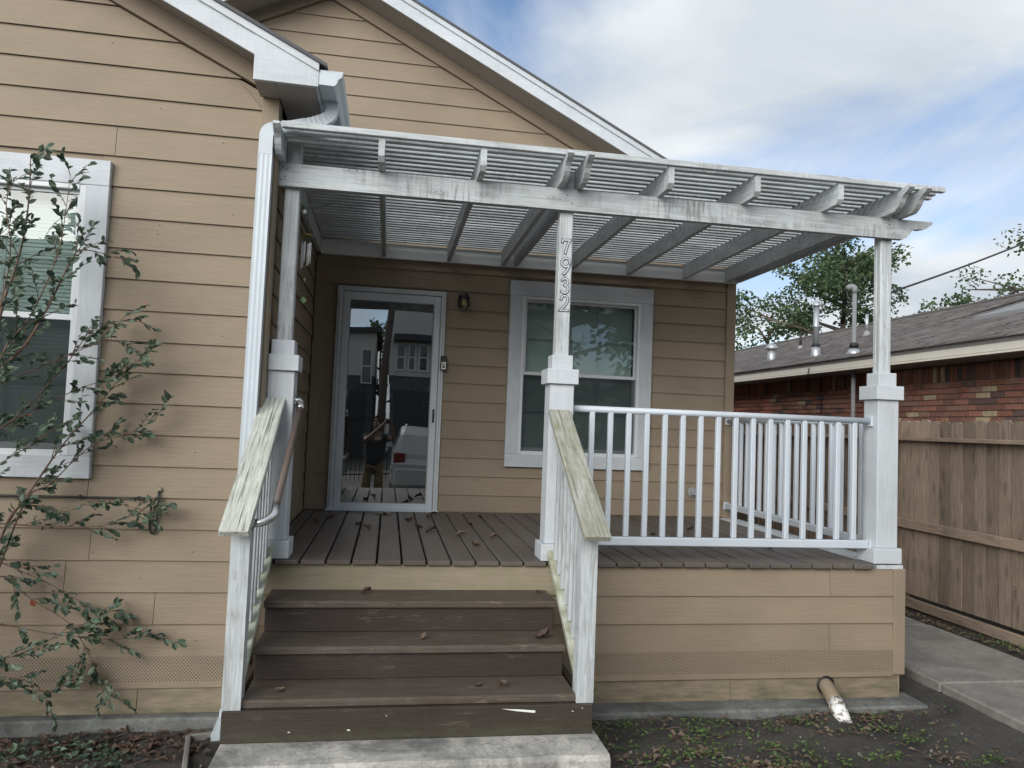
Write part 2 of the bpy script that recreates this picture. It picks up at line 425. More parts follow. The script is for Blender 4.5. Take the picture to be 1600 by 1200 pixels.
def mk(name, verts, faces, mat, parent=None, smooth=False, origin=None):
    vs_ = [Vector(v) for v in verts]
    if origin is None:
        lo = [min(v[i] for v in vs_) for i in range(3)]; hi = [max(v[i] for v in vs_) for i in range(3)]
        origin = Vector([(a + b) / 2 for a, b in zip(lo, hi)])
    else: origin = Vector(origin)
    me = bpy.data.meshes.new(name)
    me.from_pydata([v - origin for v in vs_], [], faces)
    me.materials.append(MATS[mat] if isinstance(mat, str) else mat)
    if smooth:
        me.polygons.foreach_set('use_smooth', [True] * len(me.polygons))
    me.update()
    return place(bpy.data.objects.new(name, me), origin, parent)


def empty(name, loc, label=None, cat=None, group=None, kind=None, parent=None):
    o = bpy.data.objects.new(name, None); o.empty_display_size = 0.1
    place(o, loc, parent)
    return tag(o, label, cat, group, kind)


def tag(o, label=None, cat=None, group=None, kind=None):
    if label: o['label'] = label
    if cat: o['category'] = cat
    if group: o['group'] = group
    if kind: o['kind'] = kind
    return o


def cbox(lo, hi, b=0.003):
    """chamfered box"""
    c = [(l + h) / 2 for l, h in zip(lo, hi)]; s = [abs(h - l) / 2 for l, h in zip(lo, hi)]
    b = min(b, min(s) * 0.45)
    V = []; idx = {}
    for sx in (-1, 1):
        for sy in (-1, 1):
            for sz in (-1, 1):
                sg = (sx, sy, sz)
                for a in range(3):
                    idx[(sg, a)] = len(V)
                    V.append(tuple(c[i] + sg[i] * (s[i] if i == a else s[i] - b) for i in range(3)))
    F = []
    for a in range(3):
        o1, o2 = (a + 1) % 3, (a + 2) % 3
        for sgn in (-1, 1):
            q = []
            for p1, p2 in ((-1, -1), (1, -1), (1, 1), (-1, 1)):
                sg = [0, 0, 0]; sg[a] = sgn; sg[o1] = p1; sg[o2] = p2
                q.append(idx[(tuple(sg), a)])
            F.append(q if sgn > 0 else q[::-1])
    for a in range(3):                       # edges along axis a
        o1, o2 = (a + 1) % 3, (a + 2) % 3
        for p1 in (-1, 1):
            for p2 in (-1, 1):
                g0 = [0, 0, 0]; g0[o1] = p1; g0[o2] = p2; g1 = list(g0); g0[a] = -1; g1[a] = 1
                g0, g1 = tuple(g0), tuple(g1)
                q = [idx[(g0, o1)], idx[(g1, o1)], idx[(g1, o2)], idx[(g0, o2)]]
                F.append(q if p1 * p2 < 0 else q[::-1])
    for sx in (-1, 1):
        for sy in (-1, 1):
            for sz in (-1, 1):
                g = (sx, sy, sz); q = [idx[(g, 0)], idx[(g, 1)], idx[(g, 2)]]
                F.append(q if sx * sy * sz > 0 else q[::-1])
    return V, F


def box(name, lo, hi, mat, parent=None, b=0.003):
    V, F = cbox(lo, hi, b)
    return mk(name, V, F, mat, parent)


def boxes(name, lst, mat, parent=None, b=0.002):
    """several boxes that make ONE part"""
    V, F = [], []
    for lo, hi in lst:
        v, f = cbox(lo, hi, b); k = len(V); V += v; F += [[i + k for i in q] for q in f]
    return mk(name, V, F, mat, parent)


def bar(name, p0, p1, wd, ht, mat, parent=None, up=(0, 0, 1), b=0.003):
    """box beam from p0 to p1; its own Y axis runs along its length"""
    p0, p1 = Vector(p0), Vector(p1); d = p1 - p0; L = d.length; d.normalize()
    s = d.cross(Vector(up)).normalized(); u = s.cross(d)
    V, F = cbox((-wd / 2, -L / 2, -ht / 2), (wd / 2, L / 2, ht / 2), b)
    me = bpy.data.meshes.new(name); me.from_pydata(V, [], F); me.materials.append(MATS[mat])
    o = place(bpy.data.objects.new(name, me), (p0 + p1) / 2, parent)
    o.rotation_euler = Matrix((s, d, u)).transposed().to_euler()
    return o


def prism(name, poly, axis, a0, a1, mat, parent=None, smooth=False):
    """poly in the two other axes (cyclic-free order: X->(y,z), Y->(x,z), Z->(x,y)) extruded along axis"""
    def pt(p, a):
        return {'X': (a, p[0], p[1]), 'Y': (p[0], a, p[1]), 'Z': (p[0], p[1], a)}[axis]
    n = len(poly)
    area = sum(poly[i][0] * poly[(i + 1) % n][1] - poly[(i + 1) % n][0] * poly[i][1] for i in range(n))
    if area < 0: poly = poly[::-1]
    V = [pt(p, a0) for p in poly] + [pt(p, a1) for p in poly]
    F = [list(range(n))[::-1], [n + i for i in range(n)]] + [[i, (i + 1) % n, n + (i + 1) % n, n + i] for i in range(n)]
    if axis == 'Y': F = [q[::-1] for q in F]
    if a1 < a0: F = [q[::-1] for q in F]
    return mk(name, V, F, mat, parent, smooth)


def tube_vf(pts, r, n=8, cap=True, k0=0):
    pts = [Vector(p) for p in pts]
    rs = r if isinstance(r, (list, tuple)) else [r] * len(pts)
    V, F = [], []
    prev = None
    for i, p in enumerate(pts):
        d = (pts[min(i + 1, len(pts) - 1)] - pts[max(i - 1, 0)]).normalized()
        if prev is None:
            a = Vector((0, 0, 1)) if abs(d.z) < 0.9 else Vector((1, 0, 0))
            s = d.cross(a).normalized()
        else:
            s = (prev - d * prev.dot(d)).normalized()
        prev = s; t = d.cross(s)
        for k in range(n):
            an = 2 * math.pi * k / n
            V.append(p + (s * math.cos(an) + t * math.sin(an)) * rs[i])
    for i in range(len(pts) - 1):
        for k in range(n):
            F.append([k0 + i * n + k, k0 + i * n + (k + 1) % n, k0 + (i + 1) * n + (k + 1) % n, k0 + (i + 1) * n + k])
    if cap:
        F.append([k0 + k for k in range(n)][::-1]); F.append([k0 + (len(pts) - 1) * n + k for k in range(n)])
    return V, F


def tube(name, pts, r, mat, parent=None, n=10):
    V, F = tube_vf(pts, r, n)
    o = mk(name, V, F, mat, parent, True)
    for p_ in o.data.polygons:
        if len(p_.vertices) > 4: p_.use_smooth = False
    return o


def lathe(name, prof, c, mat, parent=None, n=20, axis='Z'):
    """prof: (radius, height) from bottom to top"""
    V, F = [], []
    for r, h in prof:
        for k in range(n):
            a = 2 * math.pi * k / n
            q = (r * math.cos(a), r * math.sin(a), h)
            if axis == 'Y': q = (q[0], -q[2], q[1])
            if axis == 'X': q = (q[2], q[0], q[1])
            V.append((c[0] + q[0], c[1] + q[1], c[2] + q[2]))
    for i in range(len(prof) - 1):
        for k in range(n):
            F.append([i * n + k, i * n + (k + 1) % n, (i + 1) * n + (k + 1) % n, (i + 1) * n + k])
    F.append(list(range(n))[::-1]); F.append([(len(prof) - 1) * n + k for k in range(n)])
    return mk(name, V, F, mat, parent, True)


def arc_pts(pts, rad, seg=6):
    """round the corners of a polyline"""
    pts = [Vector(p) for p in pts]; o = [pts[0]]
    for i in range(1, len(pts) - 1):
        a = (pts[i - 1] - pts[i]); b = (pts[i + 1] - pts[i])
        r = min(rad, a.length * 0.45, b.length * 0.45)
        A = pts[i] + a.normalized() * r; B = pts[i] + b.normalized() * r
        for k in range(seg + 1):
            t = k / seg
            o.append(A * (1 - t) ** 2 + pts[i] * 2 * t * (1 - t) + B * t * t)
    o.append(pts[-1]); return o


def lap(name, u0, u1, z0, z1, plane, side, mat, parent, u0t=None, u1t=None, th=0.0158):
    """one lapped siding board; side '-Y' (front walls) or '+X' (side wall); sloped ends by u0t/u1t at the top"""
    u0t = u0 if u0t is None else u0t; u1t = u1 if u1t is None else u1t
    ja, jb = random.uniform(-0.0015, 0.0015), random.uniform(-0.0015, 0.0015)
    def P(u, n, z): return (u, plane - n, z) if side == '-Y' else (plane + n, u, z)
    V = [P(u0, th, z0 + ja), P(u1, th, z0 + jb), P(u1, th - 0.009, z0 + 0.002 + jb), P(u0, th - 0.009, z0 + 0.002 + ja),
         P(u0t, 0.002, z1), P(u1t, 0.002, z1), P(u1t, -0.005, z1), P(u0t, -0.005, z1)]
    F = [[0, 1, 2, 3], [7, 6, 5, 4], [4, 5, 1, 0], [6, 7, 3, 2], [5, 6, 2, 1], [7, 4, 0, 3]]
    F = [q[::-1] for q in F] if side == '-Y' else F
    F = [q[::-1] for q in F]
    return mk(name, V, F, mat, parent)

# ------------------------------------------------------------------ ground, walkway, pad
def ground_z(x, y):
    t = max(0.0, min(1.0, (x - 4.3) / 1.3)); t = t * t * (3 - 2 * t)
    if 4.50 < x < 5.66: return -0.86
    return -0.925 + 0.11 * t + 0.012 * math.sin(x * 3.1 + y * 1.7) + 0.010 * math.sin(x * 7.3 - y * 5.1)


gx = sorted(set([-400, -120, -40, -15, -8, -5] + [-3 + 0.16 * i for i in range(70)] + [9, 12, 18, 40, 120, 400]))
gy = sorted(set([-400, -120, -40, -16, -11] + [-9 + 0.25 * i for i in range(60)] + [9, 14, 25, 60, 150, 500]))
V = [(x, y, ground_z(x, y) + (random.uniform(-0.012, 0.012) if -3 < x < 8 and -9 < y < 6 else 0)) for y in gy for x in gx]
nx = len(gx)
F = [[j * nx + i, j * nx + i + 1, (j + 1) * nx + i + 1, (j + 1) * nx + i] for j in range(len(gy) - 1) for i in range(nx - 1)]
g = mk('ground', V, F, 'dirt', None, True, (0, 0, 0)); g['kind'] = 'structure'

walk = empty('walkway', (5.1, -2.5, -0.8), kind='structure')
y = -9.85
while y < 9.5:
    box('paving_slab', (4.55, y + 0.006, -0.95), (5.64, y + 1.464, -0.80 + random.uniform(-0.004, 0.004)), 'concrete_walk', walk, 0.012)
    y += 1.47

pad = empty('concrete_step', (0.95, -3.46, -0.92), 'stained pale concrete step at the foot of the brown stairs', 'step')
V, F = [], []
N = 26
for k in range(N + 1):
    x = 0.028 + (1.868 - 0.028) * k / N
    j = random.uniform(-0.006, 0.006)
    for (yy, z) in ((-3.25, -0.7165), (-3.60 + j, -0.7165 + 0.002 * random.random()), (-3.622 + j, -0.735), (-3.628 + j, -0.97), (-3.25, -0.97)):
        V.append((x, yy, z))
for k in range(N):
    for q in range(4):
        F.append([k * 5 + q, (k + 1) * 5 + q, (k + 1) * 5 + q + 1, k * 5 + q + 1])
F.append([0, 1, 2, 3, 4]); F.append([N * 5 + q for q in (4, 3, 2, 1, 0)])
mk('block', V, F, 'concrete_pad', pad)

# ------------------------------------------------------------------ the house
E_ = 0.178
house = empty('house', (0, 0, -0.92), 'tan lap-sided bungalow with white trim and a front porch recess', 'house')
YW, YM = -2.575, 0.014                       # sheathing planes of the wing and of the recessed wall
WZ = -0.7126


def rect_wall(name, x0, x1, z0, z1, y0, y1, holes, mat, parent):
    lst = []
    hs = sorted(holes)
    cx = x0
    for (a, b, c, d) in hs:
        lst.append(((cx, y0, z0), (a, y1, z1)))
        if c > z0: lst.append(((a, y0, z0), (b, y1, c)))
        if d < z1: lst.append(((a, y0, d), (b, y1, z1)))
        cx = b
    lst.append(((cx, y0, z0), (x1, y1, z1)))
    return boxes(name, lst, mat, parent, 0.0005)


W1 = (-2.355, -0.897, 0.455, 2.270)          # wing window, outside of trim
W2 = (1.8576, 3.3128, 0.448, 2.2615)         # porch window, outside of trim
DR = (0.2155, 1.2332, 0.0, 2.0964)           # storm door frame
INS = (0.14, 0.14, 0.13, 0.145)


def hole(w_): return (w_[0] + 0.11, w_[1] - 0.11, w_[2] + 0.11, w_[3] - 0.12)


rect_wall('front_wall', -4.6, -0.012, -0.90, 2.74, YW, YW + 0.12, [hole(W1)], 'tan_trim', house)
prism('gable_wall', [(-4.6, 2.74), (-0.012, 2.74), (-2.3, 3.87)], 'Y', YW, YW + 0.12, 'tan_trim', house)
box('side_wall', (-0.132, YW + 0.121, -0.90), (-0.012, -0.002, 2.735), 'tan_trim', house)
rect_wall('porch_wall', -4.2, 4.19, -0.90, 2.74, YM, YM + 0.12, [(DR[0] + 0.05, DR[1] - 0.05, 0.0, 2.05), hole(W2)], 'tan_trim', house)
prism('main_gable_wall', [(-4.19, 2.741), (4.19, 2.741), (0, 4.86)], 'Y', YM, YM + 0.12, 'tan_trim', house)
box('right_wall', (4.07, YM + 0.121, -0.90), (4.19, 9.9, 2.73), 'tan_trim', house)
box('rear_wall', (-4.2, 9.901, -0.90), (4.19, 10.0, 2.73), 'tan_trim', house)
box('left_wall', (-4.6, YW + 0.121, -0.90), (-4.48, 3.0, 2.73), 'tan_trim', house)
box('porch_ceiling_board', (-4.2, 0.14, 2.60), (4.06, 9.9, 2.66), 'interior', house)
box('wing_ceiling_board', (-4.47, YW + 0.13, 2.60), (-0.14, -0.01, 2.66), 'interior', house)
box('floor_slab', (-4.47, YW + 0.13, -0.2), (-0.14, -0.01, 0.0), 'interior', house)
box('floor_slab', (-4.2, 0.14, -0.2), (4.06, 9.9, 0.0), 'interior', house)
box('partition_wall', (-4.47, -1.0, 0.0), (-0.14, -0.95, 2.59), 'interior', house)
box('partition_wall', (-4.2, 1.9, 0.0), (4.06, 1.95, 2.59), 'interior', house)
box('partition_wall', (1.55, 0.14, 0.0), (1.6, 1.89, 2.59), 'interior', house)
V = []
box('foundation', (-4.66, YW - 0.075, -1.0), (0.02, YW + 0.1, -0.858), 'concrete_slab', house, 0.012)

# wing siding
JO = {0: -0.58, 2: -0.52, 3: -1.0, 4: -0.88, 6: -0.91, 17: -0.89}
hz = hole(W1)
lap('siding_board', -4.6, -0.582, -0.850, WZ + 0.02, YW, '-Y', 'siding_X', house, th=0.012)
lap('siding_board', -0.578, 0.0, -0.850, WZ + 0.02, YW, '-Y', 'siding_X', house, th=0.012)
k = 0
while True:
    z0 = WZ + E_ * k; z1 = z0 + E_ + 0.02
    if z0 > 3.7: break
    if k == 0:
        box('vent_board', (-4.6, YW - 0.016, z0), (-0.085, YW - 0.001, z1 - 0.02), 'vent_strip', house, 0.001)
        k += 1; continue
    def xr(z): return min(-0.085, (2.746 - z) / 0.494 - 0.01) if z > 2.70 else -0.085
    def xl(z): return max(-4.6, -4.6 - (2.746 - z) / 0.494 + 0.01) if z > 2.70 else -4.6
    segs = []
    if z1 > hz[2] and z0 < hz[3]: segs = [(-4.6, -2.30), (-0.95, -0.085)]
    else:
        j = JO.get(k)
        if j and z0 < 2.5: segs = [(-4.6, j - 0.0015), (j + 0.0015, -0.085)]
        else: segs = [(-4.6, -0.085)]
    for a, b in segs:
        lap('siding_board', max(a, xl(z0)), min(b, xr(z0)), z0, z1, YW, '-Y', 'siding_X', house, max(a, xl(z1)), min(b, xr(z1)))
    k += 1
box('corner_board', (-0.088, YW - 0.024, -0.72), (0.010, YW - 0.001, 2.75), 'tan_trim', house)
box('corner_board', (-0.010, YW - 0.0005, -0.72), (0.011, YW + 0.085, 2.735), 'tan_trim', house)
# the wing's side wall along the porch
k = 4
while WZ + E_ * k < 2.6:
    z0 = max(0.004, WZ + E_ * k)
    lap('siding_board', YW + 0.086, -0.021, z0, min(WZ + E_ * (k + 1) + 0.02, 2.73), -0.012, '+X', 'siding_Y', house)
    k += 1

# recessed porch wall siding
def porch_segments(z0, z1):
    cuts = []
    if z0 < DR[3]: cuts.append((DR[0] + 0.012, DR[1] - 0.012))
    h = hole(W2)
    if z1 > h[2] and z0 < h[3]: cuts.append((W2[0] + 0.05, W2[1] - 0.05))
    x = 0.106; o = []
    for a, b in cuts:
        o.append((x, a)); x = b
    o.append((x, 4.105)); return o


zs = [0.004] + [0.1625 + E_ * i for i in range(13)]
for i, z0 in enumerate(zs):
    z1 = (zs[i + 1] if i + 1 < len(zs) else 2.43) + 0.02
    for a, b in porch_segments(z0, z1): lap('siding_board', a, b, z0, z1, YM, '-Y', 'siding_X', house)
box('corner_trim', (0.007, -0.020, 0.004), (0.105, YM - 0.001, 2.383), 'tan_trim', house)
box('corner_board', (4.108, -0.014, -0.8), (4.205, YM - 0.001, 2.74), 'tan_trim', house)
zs = [2.524 + 0.002] + [2.647 + 0.185 * i for i in range(12)]
for i, z0 in enumerate(zs):
    z1 = (zs[i + 1] if i + 1 < len(zs) else 5) + 0.02
    if z0 > 4.75: break
    def hx(z): return min(4.105, (4.86 - z) / 0.507 - 0.01)
    if hx(z1) < 0.02: z1 = 4.84
    lap('siding_board', -hx(z0), hx(z0), z0, z1, YM, '-Y', 'siding_X', house, -max(hx(z1), 0.01), max(hx(z1), 0.01))


# ---- roofs
def slope_board(name, x0, x1, zf, lo, hi, y0, y1, mat, parent):
    """a board whose upper and lower edges follow the roof line zf(x)"""
    return prism(name, [(x0, zf(x0) + lo), (x1, zf(x1) + lo), (x1, zf(x1) + hi), (x0, zf(x0) + hi)], 'Y', y0, y1, mat, parent)


mainz = lambda x: 4.86 - 0.507 * abs(x)
wingz = lambda x: 2.746 - 0.494 * x if x > -2.3 else 2.746 + 0.494 * (x + 4.6)
ym = -0.36; yw = YW - 0.265
for s in (1, -1):
    xe = 4.46 * s
    slope_board('frieze_board', 0.0, 4.2 * s, mainz, 0.0, 0.118, -0.030, YM - 0.001, 'tan_trim_x', house)
    slope_board('soffit', 0.0, 4.44 * s, mainz, 0.119, 0.135, ym + 0.022, 0.10, 'soffit', house)
    slope_board('fascia_board', 0.0, xe, mainz, 0.098, 0.212, ym, ym + 0.020, 'white_X', house)
    slope_board('rake_trim', 0.0, xe, mainz, 0.2125, 0.262, ym - 0.016, ym + 0.018, 'white_X', house)
    slope_board('roof', 0.0, 4.50 * s, mainz, 0.263, 0.283, ym - 0.03, 10.2, 'shingle_grey', house)
    box('eave_soffit', (min(4.2 * s, xe), ym + 0.021, 2.60), (max(4.2 * s, xe), 10.0, 2.62), 'white_X', house)
    box('eave_fascia', (min(xe, xe + 0.02 * s), ym, 2.595), (max(xe, xe + 0.02 * s), 10.0, 2.86), 'white_Y', house)
    if s == 1: prism('box_return', [(4.10, 2.595), (4.459, 2.595), (4.459, 2.78), (4.10, 2.92)], 'Y', ym - 0.004, ym - 0.0005, 'white_X', house)
for a, b in ((-2.3, 0.0), (-4.6, -2.3)):
    e = b + 0.255 if b == 0 else a - 0.255
    r0, r1 = (a, e) if b == 0 else (e, b)
    slope_board('frieze_board', a, b, wingz, 0.0, 0.118, YW - 0.045, YW - 0.003, 'tan_trim_x', house)
    slope_board('soffit', r0, r1, wingz, 0.119, 0.134, yw + 0.022, YW - 0.002, 'soffit', house)
    slope_board('fascia_board', r0, -0.104 if b == 0 else r1, wingz, 0.09, 0.205, yw, yw + 0.020, 'white_X', house)
    slope_board('rake_trim', r0, r1, wingz, 0.2055, 0.248, yw - 0.016, yw + 0.018, 'white_X', house)
    ex = 0.30 if b == 0 else r0 - 0.045
    slope_board('roof', a if b == 0 else ex, ex if b == 0 else b, wingz, 0.249, 0.270, yw - 0.03, 2.5, 'shingle_grey', house)
# boxed end of the wing's eave
prism('box_return', [(-0.1035, 2.742), (0.255, 2.738), (0.255, 2.828), (-0.1035, 3.003)], 'Y', yw - 0.005, yw + 0.02, 'white_X', house)
box('eave_soffit', (0.012, yw + 0.0205, 2.742), (0.235, -0.05, 2.757), 'soffit', house)
box('eave_soffit', (-0.103, yw + 0.0205, 2.743), (0.0115, YW - 0.026, 2.757), 'soffit', house)
box('eave_fascia', (0.236, yw + 0.0205, 2.738), (0.2545, -0.05, 2.845), 'white_Y', house)
# gutter (open trough with ogee front)
prof = [(0.256, 2.838), (0.256, 2.752), (0.345, 2.750), (0.358, 2.765), (0.366, 2.792), (0.386, 2.806), (0.392, 2.838), (0.384, 2.842), (0.380, 2.812), (0.360, 2.796),
        (0.352, 2.770), (0.341, 2.757), (0.262, 2.759), (0.262, 2.838)]
prism('gutter', prof, 'Y', yw + 0.004, -0.08, 'gutter', house)
prism('gutter_end_cap', [(0.257, 2.838), (0.257, 2.7525), (0.344, 2.7505), (0.357, 2.766), (0.365, 2.792), (0.385, 2.807), (0.391, 2.838)], 'Y', yw - 0.002, yw + 0.0035, 'gutter', house)


# ---- windows
def window(wx, plane, label, glassx, muntins=True):
    x0, x1, z0, z1 = wx
    wn = empty('window', ((x0 + x1) / 2, plane, z0), None, None, parent=house); wn['label'] = label
    f = plane - 0.034; b = plane + 0.005
    tl, tt, tb = 0.126, 0.148, 0.126
    box('trim_board', (x0, f, z0 + tb), (x0 + tl, b, z1 - tt), 'white_Z', wn)
    box('trim_board', (x1 - tl, f, z0 + tb), (x1, b, z1 - tt), 'white_Z', wn)
    box('trim_board', (x0, f - 0.001, z1 - tt + 0.0005), (x1, b, z1), 'white_X', wn)
    box('trim_board', (x0, f - 0.001, z0), (x1, b, z0 + tb - 0.0005), 'white_X', wn)
    X0, X1, Z0, Z1 = x0 + tl, x1 - tl, z0 + tb, z1 - tt
    fw = 0.030
    boxes('frame', [((X0 - 0.006, f + 0.004, Z0), (X0 + fw, plane + 0.09, Z1)), ((X1 - fw, f + 0.004, Z0), (X1 + 0.006, plane + 0.09, Z1)),
                    ((X0 + fw, f + 0.005, Z1 - fw), (X1 - fw, plane + 0.09, Z1 + 0.006)), ((X0 + fw, f + 0.005, Z0 - 0.006), (X1 - fw, plane + 0.09, Z0 + fw))], 'vinyl', wn, 0.004)
    X0 += fw; X1 -= fw; Z0 += fw; Z1 -= fw
    zm = 1.362
    sw = 0.022
    for nm, a, c, yy in (('sash', zm - 0.018, Z1, plane + 0.004), ('sash', Z0, zm + 0.018, plane + 0.040)):
        sh = boxes(nm, [((X0, yy, a + 0.034), (X0 + sw, yy + 0.032, c - sw)), ((X1 - sw, yy, a + 0.034), (X1, yy + 0.032, c - sw)),
                        ((X0, yy - 0.001, c - sw), (X1, yy + 0.033, c)), ((X0, yy - 0.001, a), (X1, yy + 0.033, a + 0.034))], 'vinyl', wn, 0.003)
        gx0, gx1, gz0, gz1 = X0 + sw - 0.002, X1 - sw + 0.002, a + 0.033, c - sw + 0.001
        gl = mk('pane', [(gx0, yy + 0.012, gz0), (gx1, yy + 0.012, gz0), (gx1, yy + 0.012, gz1), (gx0, yy + 0.012, gz1)], [[0, 1, 2, 3]], 'window_glass', wn)
        for t in (1 / 3, 2 / 3):
            xm_ = gx0 + (gx1 - gx0) * t
            box('muntin', (xm_ - 0.008, yy + 0.016, gz0), (xm_ + 0.008, yy + 0.024, gz1), 'vinyl', wn)
        zh = (gz0 + gz1) / 2
        for i in range(3):
            xa = gx0 + (gx1 - gx0) * i / 3 + 0.009; xb = gx0 + (gx1 - gx0) * (i + 1) / 3 - 0.009
            box('muntin', (xa, yy + 0.0165, zh - 0.008), (xb, yy + 0.0235, zh + 0.008), 'vinyl', wn)
    mk('insect_screen', [(X0 + 0.004, plane + 0.010, Z0), (X1 - 0.004, plane + 0.010, Z0), (X1 - 0.004, plane + 0.010, zm - 0.016), (X0 + 0.004, plane + 0.010, zm - 0.016)], [[0, 1, 2, 3]], 'insect_screen', wn)
    V, F = [], []
    z = Z0 + 0.01
    while z < Z1:
        q = len(V); V += [(X0 + 0.01, plane + 0.112, z), (X1 - 0.01, plane + 0.112, z), (X1 - 0.01, plane + 0.120, z + 0.0255), (X0 + 0.01, plane + 0.120, z + 0.0255)]
        F.append([q, q + 1, q + 2, q + 3]); z += 0.0235
    bl = mk('blind', V, F, 'blind', wn); bl['kind'] = 'stuff'
    return wn


window(W1, YW - 0.010, 'white-trimmed sash window of the left wing behind the shrub', None)
window(W2, YM - 0.012, 'white-trimmed sash window beside the porch door', None)

# ---- storm door and entry door
sd_ = empty('storm_door', (0.72, -0.03, 0.0), parent=house); sd_['label'] = 'white full-glass storm door'
x0, x1, _, z1 = DR
zb = 0.006
boxes('door_frame', [((x0, -0.040, zb), (x0 + 0.020, 0.08, z1)), ((x1 - 0.020, -0.040, zb), (x1, 0.08, z1)), ((x0 + 0.0205, -0.040, z1 - 0.022), (x1 - 0.0205, 0.08, z1))], 'door_frame', sd_, 0.003)
boxes('mounting_rail', [((x0 + 0.0205, -0.052, zb), (x0 + 0.046, 0.0, z1 - 0.023)), ((x1 - 0.046, -0.052, zb), (x1 - 0.0205, 0.0, z1 - 0.023)),
                        ((x0 + 0.0465, -0.052, z1 - 0.046), (x1 - 0.0465, 0.0, z1 - 0.0235))], 'door_frame', sd_, 0.004)
box('hinge_rail', (x0 + 0.0470, -0.046, zb + 0.01), (x0 + 0.056, -0.01, z1 - 0.05), 'alu_white', sd_)
a0, a1, az0, az1 = x0 + 0.0565, x1 - 0.050, 0.016, z1 - 0.052
g0, g1, gz0, gz1 = 0.336, 1.122, 0.074, 1.968
fr = boxes('stile_frame', [((a0, -0.050, az0), (g0, -0.012, az1)), ((g1, -0.050, az0), (a1, -0.012, az1)), ((g0 + 0.0005, -0.050, gz1), (g1 - 0.0005, -0.012, az1)), ((g0 + 0.0005, -0.050, az0), (g1 - 0.0005, -0.012, gz0))], 'alu_white', sd_, 0.004)
boxes('glazing_bead', [((g0, -0.044, gz0), (g0 + 0.008, -0.02, gz1)), ((g1 - 0.008, -0.044, gz0), (g1, -0.02, gz1)), ((g0 + 0.0085, -0.044, gz1 - 0.008), (g1 - 0.0085, -0.02, gz1)),
                       ((g0 + 0.0085, -0.044, gz0), (g1 - 0.0085, -0.02, gz0 + 0.008))], 'mid_grey', sd_, 0.001)
NX, NZ = 24, 48                                # the sheet of glass is slightly bowed, so mirrored lines bend
V, F = [], []
for j in range(NZ + 1):
    for i in range(NX + 1):
        u, v = i / NX * 2 - 1, j / NZ
        X = g0 + 0.004 + (g1 - g0 - 0.008) * i / NX; Z = gz0 + 0.004 + (gz1 - gz0 - 0.008) * v
        dy = 0.0011 * u * u * (v * 1.9 - 0.2) + 0.0004 * math.sin(v * 9 + u * 2) * 0.5 + 0.0018 * (v - 0.5) ** 3
        V.append((X, -0.032 + dy, Z))
for j in range(NZ):
    for i in range(NX):
        q = j * (NX + 1) + i; F.append([q, q + 1, q + NX + 2, q + NX + 1])
mk('glass_panel', V, F, 'door_glass', sd_, True)
h = boxes('handle', [((1.148, -0.066, 0.842), (1.166, -0.0505, 0.97))], 'black_plastic', sd_, 0.004)
box('latch_lever', (1.151, -0.085, 0.90), (1.163, -0.0665, 0.955), 'black_plastic', h)
box('threshold', (x0 - 0.01, -0.075, 0.0005), (x1 + 0.01, 0.12, 0.0155), 'alu_white', sd_)
for xx, zz_ in ((x0 + 0.033, 0.35), (x0 + 0.033, 0.95), (x0 + 0.033, 1.55), (x1 - 0.033, 0.22), (x1 - 0.033, 0.62), (x1 - 0.033, 1.10), (x1 - 0.033, 1.54), (x1 - 0.033, 1.86)):
    lathe('screw', [(0.006, 0.0), (0.006, 0.003), (0.002, 0.004)], (xx, -0.0525, zz_), 'steel', sd_, 8, 'Y')
ed = empty('entry_door', (0.72, 0.06, 0.0), parent=house); ed['label'] = 'dark panelled entry door behind the storm glass'
box('slab', (x0 + 0.055, 0.055, 0.02), (x1 - 0.055, 0.095, 2.045), 'entry_door', ed)
for cx_ in (0.515, 0.935):
    for a, b in ((0.25, 0.85), (0.98, 1.5), (1.6, 1.88)):
        box('panel', (cx_ - 0.15, 0.046, a), (cx_ + 0.15, 0.0545, b), 'entry_door', ed, 0.006)
lathe('knocker', [(0.024, 0), (0.024, 0.012), (0.014, 0.022), (0.004, 0.026)], (0.729, 0.045, 1.60), 'steel', ed, 14, 'Y')
lv = lathe('lever_rose', [(0.032, 0), (0.030, 0.012), (0.012, 0.016), (0.012, 0.045)], (1.115, 0.054, 1.03), 'steel', ed, 14, 'Y')
tube('lever', arc_pts([(1.115, 0.012, 1.03), (1.10, 0.008, 1.035), (1.0, 0.010, 1.04)], 0.02), 0.009, 'steel', lv, 8)
lathe('deadbolt', [(0.030, 0), (0.028, 0.014), (0.010, 0.018)], (1.115, 0.054, 1.16), 'steel', ed, 14, 'Y')

for xx, zz_ in ((-0.625, 1.93), (-0.63, 1.875), (-0.70, 1.17), (-0.705, 1.135), (-0.86, 0.045), (-0.33, 0.05), (-0.22, 2.02), (-0.24, 1.30), (-0.35, 0.62), (-0.60, -0.10), (-0.28, -0.45), (-0.66, 2.62), (-0.30, 2.45), (-0.95, 2.98)):
    f_ = ((zz_ - WZ) % E_) / 0.198
    lathe('nail_head', [(0.0042, 0), (0.0036, 0.0012)], (xx, YW - (0.0158 - 0.0138 * f_) - 0.0003, zz_), 'grip', house, 8, 'Y')

